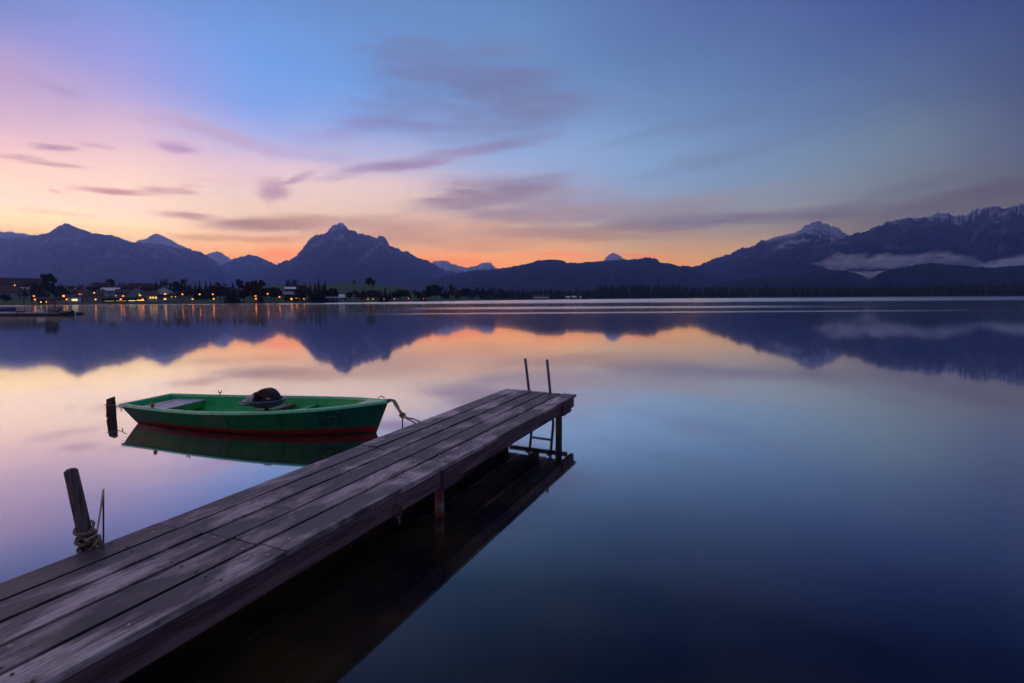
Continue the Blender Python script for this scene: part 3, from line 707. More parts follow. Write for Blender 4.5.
# ------------------------------------------------------------------ leaning mooring pile with rope, thin stake
M_pile = mat_noise('old_pile', (.035, .025, .028), (.24, .18, .17), 7, .8, .8, .014, stretch=(6, 6, .5))
M_rope = mat_noise('old_rope', (.12, .09, .065), (.36, .27, .20), 60, .85, .5, .003)
base = atz(92.5, 556.5, ZD - .1) ; base.z = 0
# pile axis from image: bottom (88.5,551) top (70.5,470); it stands just beyond the left edge of the deck
Yp = atz(90, 550, ZD).y + .10
pb, pt = atY(89.5, 553, Yp), atY(70.8, 471, Yp - .05)
ax_ = (pt - pb).normalized(); rp = 6.2 / F_PX * Yp
lo = pb - ax_ * ((pb.z + 1.4) / ax_.z)
pile = empty('mooring_pile', (lo.x, lo.y, 0), 0, 'leaning round wooden mooring pile with rope wrapped at its foot', 'mooring post')
off = Vector((lo.x, lo.y, 0))
mb = MB(); N = 14; K = 18; rows = []
side = ax_.cross(Vector((0, 1, 0))).normalized(); fw = ax_.cross(side)
for i in range(N + 1):
    c = lo + (pt - lo) * (i / N)
    rows.append([c - off + (side * math.cos(2 * PI * k / K) + fw * math.sin(2 * PI * k / K)) * rp * (1 + .05 * noise.noise(Vector((math.cos(2 * PI * k / K) * 2, math.sin(2 * PI * k / K) * 2, i * .12)))) * (0.93 if i == N else 1.08 - .1 * i / N) for k in range(K)])
rows.append([q + (pt - off - q) * .35 + ax_ * .012 for q in rows[-1]]); 
mb.grid(rows, True); mb.add(rows[-1], [tuple(range(K))])
mb.build('pile_shaft', M_pile, pile, smooth=True)
rope = empty('rope', pb, 0, 'thick frayed grey rope coiled round the foot of the leaning pile', 'rope')
# coils
mb = MB(); pts_ = []
for i in range(0, 161):
    a = 2 * PI * i / 20; h = .02 + .155 * (i / 160) + .018 * math.sin(a * 1.3 + 1)
    pts_.append(ax_ * h + (side * math.cos(a) + fw * math.sin(a)) * (rp + .012 + .004 * math.sin(i * .7)))
mb.tube(pts_, [.0085 + .0015 * math.sin(i * 1.9) for i in range(161)], 7); mb.build('coil', M_rope, rope, smooth=True)
# knot and loop that comes down to the deck
lp = []
k0 = ax_ * .16 + side * 0
right = Vector((1, 0, 0))
LOOPPX = [(84, 539), (90, 541), (96, 539.5), (100, 541.5), (102.3, 545), (101.5, 548.5), (99, 549.5)]
lp = [atY(x, y, Yp - rp - .02) - pb for x, y in LOOPPX]
mb = MB(); mb.tube(lp, [.010, .012, .015, .014, .013, .012, .010], 8); mb.build('loop', M_rope, rope, smooth=True)
mb = MB(); kn = atY(95, 540.5, Yp - rp - .03) - pb
mb.tube([kn + Vector((.02 * math.cos(a), .02 * math.sin(2 * a), .026 * math.sin(a))) for a in [2 * PI * i / 14 for i in range(15)]], .010, 7); mb.build('knot', M_rope, rope, smooth=True)
mb = MB(); tail = [atY(x, y, Yp - rp - .02) - pb for x, y in ((93, 545), (92.5, 548.5), (90.5, 552), (86, 553.5))]
mb.tube(tail, [.008] * 4, 7); mb.build('tail', M_rope, rope, smooth=True)
Ys = atz(103.4, 544, ZD).y + .12
st0, st1 = atY(103.4, 548, Ys), atY(103.4, 492, Ys)
stake = MB(); stake.tube([st0 + (st0 - st1) * ((st0.z + 1.2) / (st1.z - st0.z)), st1], [.005, .005], 8)
so_ = stake.build('thin_stake', mat_noise('dark_steel', (.03, .03, .035), (.06, .05, .05), 20, .5, 0), smooth=True)
tag(so_, 'thin dark upright metal stake beside the leaning pile', 'stake')
cord = MB(); cp = [(103.6, 489), (102.6, 496), (100.9, 508), (98.6, 522), (96.5, 534), (95, 539)]
cord.tube([atY(x, y, Ys - .012) for x, y in cp], [.006, .006, .0055, .005, .005, .005], 7)
tag(cord.build('white_cord', mat_noise('white_cord', (.75, .62, .48), (.85, .74, .6), 40, .8, .2, .002), smooth=True), 'pale cord running from the thin stake tip to the rope knot', 'cord')

# ------------------------------------------------------------------ mooring post at the boat's stern
mpb = atz(112.0, 417.3, 0); mp_top = atY(110.6, 398.0, mpb.y)
rm = 2.9 / F_PX * mpb.y
post = empty('mooring_post', (mpb.x, mpb.y, 0), 0, 'short dark square mooring post standing behind the boat stern', 'mooring post')
mpt = mp_top - Vector((mpb.x, mpb.y, 0)); tmp = MB()
rows = []
for i in range(9):
    c = Vector((0, 0, -1.2)).lerp(mpt, i / 8); c.x += .004 * math.sin(i * .9) * (i < 8)
    w = rm * (1.02 + .04 * math.sin(i * 2.1))
    rows.append([c + Vector((w * x, w * y, .02 * x * (i == 8))) for x, y in ((-1, -.8), (-.8, -1), (.8, -1), (1, -.8), (1, .8), (.8, 1), (-.8, 1), (-1, .8))])
tmp.grid(rows, True); tmp.add(rows[-1], [tuple(range(8))])
tmp.build('post_shaft', mat_noise('dark_post', (.035, .016, .013), (.13, .06, .045), 5, .75, .5, .012, stretch=(4, 4, .7)), post)
def Lp(x, y, dy=0): return atY(x, y, mpb.y + dy) - Vector((mpb.x, mpb.y, 0))
tmp = MB(); tmp.tube([Lp(104.5, 404.6, -.1), Lp(116, 405.6, -.1)], .009, 6); tmp.build('iron_pin', M_steel, post)
tmp = MB(); tmp.tube([Lp(106.4, 404.8, -.09), Lp(106.7, 409, -.09), Lp(106.9, 413, -.09), Lp(106.6, 417.5, -.09)], [.008, .008, .012, .008], 6); tmp.build('hanging_line', M_rope, post, smooth=True)
# chain lying on the surface towards the boat
tmp = MB(); ch = [atY(113, 405.2, mpb.y - .05), atY(117.5, 406.6, mpb.y - .1), atY(121, 407.6, mpb.y - .2), atY(124.5, 408.4, mpb.y - .3)]
tmp.tube(ch, [.006, .007, .006, .008], 6); tmp.tube([ch[2], ch[2] - Vector((0, 0, .07))], .007, 6)
tag(tmp.build('stern_line', M_rope, smooth=True), 'thin line tied between the dark post and the boat stern', 'line')

# ------------------------------------------------------------------ rowing boat
M_deckgreen = mat_noise('boat_inside', (.003, .36, .075), (.010, .46, .115), 7, .5, .1, .004)
M_rail = mat_noise('boat_gunwale', (.09, .55, .24), (.17, .68, .38), 9, .26, .1, .003, spec=.7)
def make_hull_mat():
    m, t, b = new_mat('boat_hull')
    tc = t.node('ShaderNodeTexCoord'); v = tc.outputs['Object']; x, y, z = t.sep(v)
    f = t.noise(v, 5, 6, .6)
    c = t.mix(t.maprange(f, .3, .7), (.008, .15, .042, 1), (.016, .21, .066, 1))
    def bx(a, b_, lo, hi):
        k = t.math('MULTIPLY', t.math('MULTIPLY', t.math('GREATER_THAN', x, a), t.math('LESS_THAN', x, b_)), t.math('MULTIPLY', t.math('GREATER_THAN', z, lo), t.math('LESS_THAN', z, hi)))
        return t.math('MULTIPLY', k, t.math('LESS_THAN', y, 0.0))
    lean = t.math('MULTIPLY', z, 0.12)
    c = t.mix(t.math('MULTIPLY', bx(1.80, 2.24, -1, .36), .75), c, (.08, .17, .105, 1))
    c = t.mix(t.math('MULTIPLY', bx(0.0, .75, -1, .6), .35), c, (.05, .075, .05, 1))
    c = t.mix(t.math('MULTIPLY', bx(3.48, 5.0, -1, .6), .75), c, (.010, .13, .095, 1))
    wl = t.math('ADD', .085, t.math('MULTIPLY', t.math('SUBTRACT', f, .5), .018))
    wl = t.math('ADD', wl, t.math('MULTIPLY', t.math('MAXIMUM', t.math('SUBTRACT', x, 2.6), 0.0), .018))
    scf = t.noise(t.mapping(v, scale=(1.6, 4, 16)), 1.0, 8, .72, .5)
    c = t.mix(t.math('MULTIPLY', t.maprange(scf, .56, .70), .55), c, (.075, .15, .095, 1))
    drt = t.noise(t.mapping(v, scale=(9, 3, .8), loc=(4, 4, 4)), 1.0, 5, .6)
    c = t.mix(t.math('MULTIPLY', t.maprange(drt, .52, .68), .55), c, (.012, .030, .016, 1))
    red = t.mix(t.maprange(t.noise(v, 14, 5, .6), .35, .7), (.22, .010, .012, 1), (.33, .03, .028, 1))
    c = t.mix(t.maprange(t.math('SUBTRACT', z, wl), .004, -.004), c, red)
    c = t.mix(t.math('MULTIPLY', t.maprange(z, .05, .005), t.maprange(f, .3, .6, .4, 1.0)), c, (.03, .02, .016, 1))
    t.put(b.inputs['Base Color'], c); b.inputs['Roughness'].default_value = .42
    t.put(b.inputs['Normal'], t.bump(t.noise(v, 11, 5, .6), .12, .006))
    return m
M_hull = make_hull_mat()
st_mid = (atz(122.0, 405, .33) + atz(169, 395, .33)) / 2; bow_t = atz(387.5, 401.7, .50)
bl = (Vector((bow_t.x, bow_t.y, 0)) - Vector((st_mid.x, st_mid.y, 0))); L = bl.length; bang = math.atan2(bl.y, bl.x)
print('boat L', L, math.degrees(bang), st_mid, bow_t)
boat = empty('rowing_boat', (st_mid.x, st_mid.y, 0), bang, 'green open rowing boat with a red waterline band moored by the jetty', 'boat')
SH = [(0, .47), (.12, .55), (.28, .64), (.45, .68), (.6, .64), (.74, .53), (.86, .36), (.94, .18), (1, .03)]
WL = [(0, .33), (.12, .42), (.3, .50), (.5, .52), (.65, .45), (.8, .27), (.9, .12), (.97, .02), (1, .012)]
SZ = [(0, .335), (.2, .325), (.4, .335), (.6, .37), (.8, .425), (1, .50)]
def cub(pts, x):  # smooth interpolation
    n = len(pts)
    for i in range(n - 1):
        if x <= pts[i + 1][0] or i == n - 2:
            x0, y0 = pts[i]; x1, y1 = pts[i + 1]
            def sl(j):
                a = pts[max(j - 1, 0)]; b = pts[min(j + 1, n - 1)]; return (b[1] - a[1]) / (b[0] - a[0])
            h = x1 - x0; t_ = (x - x0) / h
            return (2 * t_**3 - 3 * t_**2 + 1) * y0 + (t_**3 - 2 * t_**2 + t_) * h * sl(i) + (-2 * t_**3 + 3 * t_**2) * y1 + (t_**3 - t_**2) * h * sl(i + 1)
def shear(t_, z, zs):
    k = .42 * sstep(.75, 1, t_) - .52 * (1 - sstep(0, .22, t_))
    return (z - zs) * k
NS = 40
def section(t_, inset=0.0):
    bs = max(cub(SH, t_) - inset, .004); bw = max(cub(WL, t_) - inset, .003); zs = cub(SZ, t_)
    zk = -.13 + .10 * sstep(.82, 1, t_)
    out = []
    if inset: prof = [(0, .05), (bw * .85, .05), (bw * .97, .09), (bw + (bs - bw) * .40, zs * .45), (bw + (bs - bw) * .75, zs * .75), (bs, zs)]
    else: prof = [(0, zk), (bw * .55, zk * .85), (bw * .9, zk * .4), (bw, .0), (bw + (bs - bw) * .30, zs * .25), (bw + (bs - bw) * .58, zs * .52), (bw + (bs - bw) * .82, zs * .78), (bs, zs)]
    return [(y, z, zs) for y, z in prof]
def hull_rows(inset, t0=0.0, t1=1.0):
    rows = []
    for i in range(NS + 1):
        t_ = t0 + (t1 - t0) * i / NS; s = section(t_, inset)
        pts = [Vector((t_ * L + shear(t_, z, zs), y, z)) for y, z, zs in reversed(s)] + [Vector((t_ * L + shear(t_, z, zs), -y, z)) for y, z, zs in s[1:]]
        rows.append(pts)
    return rows
mb = MB(); rows = hull_rows(0); mb.grid(rows); mb.add(rows[0], [tuple(range(len(rows[0])))])
mb.build('hull', M_hull, boat, smooth=True)
mb = MB(); rows = hull_rows(.035, .012, .975); mb.grid(rows); mb.add(rows[0], [tuple(range(len(rows[0])))]); mb.add(rows[-1], [tuple(range(len(rows[-1])))])
mb.build('inner_lining', M_deckgreen, boat, smooth=True)
for p in ('hull', 'inner_lining'): pass
# gunwale: rounded rail along both sides and across the transom
def rail(path, w, h):
    rows = []
    for i, p in enumerate(path):
        d = (path[min(i + 1, len(path) - 1)] - path[max(i - 1, 0)]); d.z = 0; d.normalize(); s = Vector((-d.y, d.x, 0))
        prof = [(-1, -.6), (-.8, .5), (-.35, 1), (.35, 1), (.8, .5), (1, -.6), (.7, -1), (-.7, -1)]
        rows.append([p + s * (a * w) + Vector((0, 0, b * h)) for a, b in prof])
    m_ = MB(); m_.grid(rows, True); m_.add(rows[0], [tuple(range(8))]); m_.add(rows[-1], [tuple(range(8))]); return m_
gw = MB()
for sg in (1, -1):
    path = [Vector((i / 44 * L, sg * (max(cub(SH, i / 44) - .008, .02)), cub(SZ, i / 44))) for i in range(45)]
    r_ = rail(path, .038, .024); gw.add(r_.v, r_.f)
gunwale = gw; gunwale.mi = [0] * len(gunwale.f)
gunwale.build('gunwale', M_rail, boat, smooth=False)
r_ = rail([Vector((.01, y, .335)) for y in (-.455, -.2, .2, .455)], .035, .022); r_.build('transom_rail', M_rail, boat)
# bow plate and ring
mb = MB(); mb.hexa([(L - .42, -.20, .468), (L - .03, -.02, .50), (L - .03, .02, .50), (L - .42, .20, .468)], [(L - .42, -.20, .482), (L - .03, -.02, .513), (L - .03, .02, .513), (L - .42, .20, .482)])
mb.build('bow_deck', M_rail, boat)
mb = MB(); mb.tube([(L - .05, 0, .51), (L + .0, 0, .53), (L + .06, 0, .515)], .016, 8); mb.tube([Vector((L - .10 + .05 * math.cos(a), 0, .53 + .05 * math.sin(a))) for a in [PI * i / 10 for i in range(11)]], .007, 6)
mb.build('bow_ring', M_steel, boat, smooth=True)
M_bench = mat_noise('boat_bench', (.34, .29, .285), (.74, .67, .65), 5, .32, .3, .004, stretch=(4, 1, 4), rough2=.6)
M_thwart = mat_noise('boat_thwart', (.14, .075, .055), (.26, .16, .13), 5, .5, .3, .004, stretch=(5, 1, 4))
mb = MB()
def halfb(x, z):
    t_ = x / L; zs = cub(SZ, t_); s = z / zs; bw = cub(WL, t_); bs = cub(SH, t_); return bw + (bs - bw) * min(s, 1) - .04
for x0, x1 in ((.14, .34), (.345, .55), (.555, .74)):
    a, b = halfb(x0, .26), halfb(x1, .26)
    mb.hexa([(x0, -a, .245), (x1, -b, .245), (x1, b, .245), (x0, a, .245)], [(x0, -a, .268), (x1, -b, .268), (x1, b, .268), (x0, a, .268)])
bevel(mb.build('stern_bench', M_bench, boat), .004)
mb = MB(); b = halfb(.72, .16) - .01; mb.box((.735, 0, .19), (.02, 2 * b, .105)); mb.build('bench_front', M_deckgreen, boat)
def thwart(x, w, z, mat, name='thwart'):
    mb = MB(); a = halfb(x, z); mb.box((x, 0, z), (w, 2 * a - .01, .028)); o = bevel(mb.build(name, mat, boat), .004); return o, a
thwart(2.42, .30, .25, M_thwart)
for yy in (-.36, .36):
    mb = MB(); mb.box((2.50, yy, .145), (.035, .035, .18)); mb.build('thwart_leg', M_steel, boat)
thwart(3.02, .10, .27, M_deckgreen)
mb = MB(); a = halfb(3.09, .14) - .012; mb.box((3.08, 0, .155), (.02, 2 * a, .20)); mb.build('bulkhead', M_deckgreen, boat)
# rowlocks
M_iron = mat_noise('dark_iron', (.02, .02, .02), (.05, .045, .04), 30, .55, 0)
def rowlock(x, sg, h=.09):
    y = sg * (cub(SH, x / L) - .012); z = cub(SZ, x / L) + .02
    mb = MB(); mb.tube([(x, y, z), (x, y, z + h * .5)], .010, 8)
    mb.tube([(x - .035, y, z + h), (x - .032, y, z + h * .62), (x, y, z + h * .45), (x + .032, y, z + h * .62), (x + .035, y, z + h)], .008, 6)
    mb.build('rowlock', M_iron, boat, smooth=True)
rowlock(.98, 1, .085); rowlock(1.52, -1, .05)
mb = MB(); mb.tube([(.78, -(cub(SH, .78 / L) - .015), .345), (.785, -(cub(SH, .78 / L) - .015), .375), (.78, -(cub(SH, .78 / L) - .015), .41), (.775, -(cub(SH, .78 / L) - .015), .43)], [.014, .03, .026, .008], 10)
mb.build('plug', mat_noise('orange_plastic', (.55, .09, .015), (.65, .13, .02), 20, .45, 0), boat, smooth=True)
for yy in (.12, .22):
    mb = MB(); mb.box((.055, yy, .27), (.03, .05, .05)); mb.build('cleat', M_iron, boat)
# painted dark emblem on the bow (worn, illegible strokes)
emb = MB()
def hp(px, py):
    """point on the near hull side under a pixel (boat-local)"""
    t_best = None
    inv = Matrix.Rotation(-bang, 3, 'Z')
    o = inv @ (CAM - Vector((st_mid.x, st_mid.y, 0))); d = inv @ ray(px, py)
    best = None
    for i in range(4000):
        k = 5.5 + i * .0012; p = o + d * k
        t_ = p.x / L
        if 0 < t_ < 1:
            zs = cub(SZ, t_); bw = cub(WL, t_); bs = cub(SH, t_); s = max(0, min(1, p.z / zs))
            if p.y > -(bw + (bs - bw) * s) - .006: return p
    return None
STK = [[(322.5, 421), (324.5, 422.5), (327, 424.5), (330, 424.2), (333, 422)], [(325.5, 417), (327, 419)], [(330, 418), (332, 419.5), (334, 419), (333.5, 421.5), (331, 422.5)], [(318, 415), (322, 414), (326, 414.6), (330, 413.5), (335, 412.8), (339, 415), (339.5, 418), (338, 420.5), (339.5, 422.2)], [(322, 419), (323.5, 421)]]
for s in STK:
    q = [hp(*p) for p in s]
    if all(q): emb.tube(q, .013, 5)
if emb.v: emb.build('emblem', mat_noise('black_paint', (.006, .03, .022), (.012, .05, .036), 20, .6, 0), boat)

# ------------------------------------------------------------------ seat lying on the thwart
M_blue = mat_noise('seat_shell', (.055, .075, .14), (.10, .135, .23), 8, .38, .1, .003, spec=.5)
M_black = mat_noise('seat_pad', (.008, .007, .009), (.02, .017, .02), 14, .6, .4, .006)
M_grey = mat_noise('seat_grey', (.12, .12, .14), (.26, .25, .27), 10, .5, .2, .003)
sx = Vector((2.36, -.02, .318))
Rb = Matrix.Rotation(bang, 3, 'Z')
seat = empty('boat_seat', Vector((st_mid.x, st_mid.y, 0)) + Rb @ sx, bang, 'dark blue moulded boat seat with a folded black back on the middle thwart', 'seat')
mb = MB(); mb.lathe([(.001, .0), (.15, .0), (.23, .025), (.285, .08), (.305, .105), (.312, .122), (.30, .132), (.265, .10), (.2, .06), (0.001, .05)], (.12, 0, .012), 28, 1.0, .92); mb.build('shell', M_blue, seat, smooth=True)
mb = MB(); mb.lathe([(.09, -.052), (.09, -.046), (.03, -.04), (.03, .02)], (.12, 0, 0), 14); mb.build('pedestal', M_iron, seat)
# flap folding out towards the stern
rows = []
for i in range(9):
    f = i / 8; x = -.02 - .30 * f; w = .20 - .10 * f; z = .075 + .01 * math.sin(f * 3)
    top = z + .17 * (1 - f) ** 1.2 + .012
    rows.append([Vector((x, -w, z - .015)), Vector((x, -w * .9, z + .02)), Vector((x, -w * .45, top)), Vector((x, w * .45, top)), Vector((x, w * .9, z + .02)), Vector((x, w, z - .015)), Vector((x, 0, z - .03))])
mb = MB(); mb.grid(rows, True); mb.add(rows[0], [tuple(range(7))]); mb.add(rows[-1], [tuple(range(7))]); mb.build('side_flap', M_grey, seat, smooth=True)
mb = MB(); mb.tube([(-.30, -.12, .07), (-.34, -.05, .072), (-.34, .05, .072), (-.30, .12, .07), (-.1, .23, .08)], .016, 7); mb.tube([(-.30, -.12, .07), (-.1, -.24, .078), (.05, -.27, .085)], .016, 7); mb.build('rim', M_blue, seat, smooth=True)
# arched black back
rows = []
AR = [(-.06, .11), (-.055, .19), (.0, .275), (.10, .318), (.20, .32), (.285, .275), (.35, .18), (.39, .10)]
AI = [(-.02, .10), (-.015, .145), (.02, .185), (.07, .20), (.11, .19), (.135, .16), (.15, .12), (.17, .09)]
for y, k in ((-.09, .88), (-.075, .98), (-.03, 1.0), (.04, 1.0), (.085, .98), (.10, .88)):
    rows.append([Vector((.15 + (x - .15) * k, y, .1 + (z - .1) * k)) for x, z in AR] + [Vector((.15 + (x - .15) * (2 - k), y, .1 + (z - .1) * (2 - k))) for x, z in reversed(AI)])
mb = MB(); mb.grid(rows, True); mb.add(rows[0], [tuple(range(16))]); mb.add(rows[-1], [tuple(range(16))])
o = mb.build('backrest', M_black, seat, smooth=True); sd_ = o.modifiers.new('subsurf', 'SUBSURF'); sd_.levels = 1; sd_.render_levels = 2
mb = MB(); mb.lathe([(.001, .0), (.10, .005), (.12, .04), (.115, .09), (.06, .115), (.001, .12)], (.26, .02, .06), 18); mb.build('cushion', M_black, seat, smooth=True)
mb = MB(); mb.box((.245, -.098, .165), (.085, .02, .02)); bevel(mb.build('buckle', mat_noise('brass_tag', (.5, .38, .2), (.6, .45, .25), 10, .4, 0), seat), .003)

# ------------------------------------------------------------------ mooring rope from bow to jetty + thin stake
bowW = Vector((st_mid.x, st_mid.y, 0)) + Rb @ Vector((L + .05, 0, .52))
Yk = bowW.y * .55 + atz(419, 422.5, ZD).y * .45
K1 = atY(402.4, 415.5, Yk)
mrope = empty('mooring_rope', bowW, 0, 'knotted mooring rope sagging from the boat bow to the jetty edge', 'rope')
def mr(px, py, Y): return atY(px, py, Y) - bowW
mb = MB(); ys = [bowW.y, bowW.y - .02, bowW.y * .9 + Yk * .1, bowW.y * .6 + Yk * .4, Yk]
mb.tube([mr(x, y, Y) for (x, y), Y in zip(((389, 399.5), (394, 401), (396, 404.5), (399, 410), (402.4, 414.5)), ys)], [.02, .026, .03, .02, .024], 8); mb.build('twisted_line', M_rope, mrope, smooth=True)
mb = MB(); c = K1 - bowW; mb.tube([c + Vector((.03 * math.cos(a), .02 * math.sin(2 * a), .024 * math.sin(a))) for a in [2 * PI * i / 14 for i in range(15)]], .018, 7); mb.build('knot', M_rope, mrope, smooth=True)
E1, E2 = atz(417.3, 424.0, ZD - .01), atz(422.5, 422.2, ZD - .01)
for (mx_, my), E in (((411, 420.3), E1), ((413, 418.6), E2)):
    mb = MB(); mid = mr(mx_, my, (Yk + E.y) / 2)
    mb.tube([c, c.lerp(mid, .6) + Vector((0, 0, -.012)), mid, mid.lerp(E - bowW, .55) + Vector((0, 0, -.008)), E - bowW], .010, 6); mb.build('strand', M_rope, mrope, smooth=True)
stk = MB(); k2 = atY(402.5, 430, K1.y + .03); k1 = atY(402.5, 414, K1.y + .03); stk.tube([k2 + (k2 - k1) * ((k2.z + 1.2) / (k1.z - k2.z)), k1], .009, 8)
tag(stk.build('thin_stake', M_iron, smooth=True), 'thin dark upright stake under the knot of the boat rope', 'stake')

# ------------------------------------------------------------------ trees
def leaf_clumps(mb, centers, size, n, rng):
    for c, r in centers:
        for _ in range(n):
            d = Vector((rng.gauss(0, 1), rng.gauss(0, 1), rng.gauss(0, 1))).normalized() * r * rng.random() ** .4
            p = Vector(c) + d; s = size * rng.uniform(.6, 1.4)
            a = Vector((rng.gauss(0, 1), rng.gauss(0, 1), rng.gauss(0, 1))).normalized(); b = a.orthogonal().normalized()
            e = a.cross(b)
            mb.add([p - b * s, p + e * s * .7, p + b * s, p - e * s * .7], [(0, 1, 2, 3)])
def leafmat(name, c1, c2):
    m, t, b = new_mat(name)
    oi = t.node('ShaderNodeTexCoord'); rnd = t.node('ShaderNodeObjectInfo')
    f = t.noise(oi.outputs['Object'], 9, 3, .6)
    c = t.mix(t.maprange(f, .35, .65), (*c1, 1), (*c2, 1))
    t.put(b.inputs['Base Color'], c); b.inputs['Roughness'].default_value = .8; b.inputs['Specular IOR Level'].default_value = .2
    return m
M_con = leafmat('conifer_needles', (.012, .022, .014), (.028, .042, .024))
M_dec = leafmat('dark_leaves', (.020, .026, .012), (.045, .05, .022))
M_aut = leafmat('autumn_leaves', (.055, .038, .014), (.12, .075, .026))
M_twig = leafmat('bare_twigs', (.035, .026, .02), (.06, .045, .035))
M_bark = mat_noise('bark', (.025, .02, .016), (.055, .042, .032), 8, .9, .4, .02)

def proto_tree(kind, seed):
    """unit-height tree (z 0..1), crown + trunk meshes"""
    rng = random.Random(seed); cr = MB(); tr = MB()
    if kind == 'conifer':
        tr.tube([(0, 0, -.05), (0, 0, .5), (0, 0, .97)], [.022, .012, .003], 6)
        for lv in range(17):
            z = .09 + .89 * lv / 16; r = .27 * (1 - lv / 16.6) ** .9 + .008
            n = max(4, int(13 * (1 - lv / 18)))
            for k in range(n):
                a = 2 * PI * (k + rng.random() * .7) / n; rr = r * rng.uniform(.65, 1.12)
                tip = Vector((rr * math.cos(a), rr * math.sin(a), z - .35 * rr - .01)); w = .062 * (1 - lv / 22)
                root = Vector((0, 0, z + .03)); sd = Vector((-math.sin(a), math.cos(a), 0)) * w
                midp = root.lerp(tip, .6)
                cr.add([root, midp - sd + Vector((0, 0, -.012)), tip, midp + sd + Vector((0, 0, -.012))], [(0, 1, 2, 3)])
                cr.add([root, midp + Vector((0, 0, .014)), tip, midp - Vector((0, 0, .035))], [(0, 1, 2, 3)])
        return cr, tr, M_con
    if kind in ('round', 'autumn'):
        tr.tube([(0, 0, -.05), (.01, 0, .25), (0, .01, .6)], [.035, .025, .008], 6)
        ce = []
        for i in range(20):
            a = rng.uniform(0, 2 * PI); h = rng.uniform(.30, .88); rr = .30 * math.sqrt(max(.02, 1 - ((h - .58) / .40) ** 2)) * rng.uniform(.35, 1)
            c = (rr * math.cos(a), rr * math.sin(a), h); ce.append((c, rng.uniform(.07, .14)))
            tr.tube([(0, 0, .3 + .2 * rng.random()), c], [.010, .004], 4, cap=False)
        leaf_clumps(cr, ce, .050, 75, rng)
        return cr, tr, (M_dec if kind == 'round' else M_aut)
    # bare
    tr.tube([(0, 0, -.05), (.01, 0, .3), (0, 0, .85)], [.028, .02, .004], 6)
    ce = []
    for i in range(15):
        a = rng.uniform(0, 2 * PI); z0 = rng.uniform(.22, .6); h = rng.uniform(.45, .98); rr = .30 * math.sqrt(max(.03, 1 - ((h - .62) / .40) ** 2)) * rng.uniform(.5, 1)
        c = Vector((rr * math.cos(a), rr * math.sin(a), h)); m = Vector((0, 0, z0)).lerp(c, .5) - Vector((0, 0, .02))
        tr.tube([(0, 0, z0), m, c], [.011, .007, .003], 4, cap=False)
        for _ in range(5):
            e = c + Vector((rng.uniform(-.1, .1), rng.uniform(-.1, .1), rng.uniform(-.02, .12))); tr.tube([m.lerp(c, rng.random()), e], [.004, .0015], 3, cap=False)
            ce.append((e, .05))
    leaf_clumps(cr, ce, .024, 12, rng)
    return cr, tr, M_twig
PROTO = {}
def get_proto(kind, var):
    if (kind, var) not in PROTO:
        cr, tr, m = proto_tree(kind, hash_(kind) + var * 13)
        root = empty(kind_name[kind], (0, 0, 0))
        cr.build('crown', m, root, recalc=False); tr.build('trunk', M_bark, root)
        PROTO[(kind, var)] = [root, False]
    return PROTO[(kind, var)]
def hash_(s): return sum(ord(c) for c in s)
kind_name = {'conifer': 'conifer_tree', 'round': 'leafy_tree', 'autumn': 'autumn_tree', 'bare': 'bare_tree'}
def tree(kind, px, top_py, D, wfac=1.0, label=None, group=None, base_py=None):
    if D is None: D = solveD(px, base_py)
    g = gpos(px, D); T = atY(px, top_py, D); h = max(T.z - g.z, 1.5)
    var = random.randrange(3)
    P = get_proto(kind, var)
    s = (h * wfac, h * wfac, h)
    g.z -= .05
    if not P[1]:
        P[1] = True; o = P[0]; o.location = g; o.rotation_euler = (0, 0, random.uniform(0, 6)); o.scale = s
    else: o = dup(P[0], g, random.uniform(0, 6), s)
    tag(o, label, 'tree', group)
    if not group and 'group' in o: del o['group']
    return o

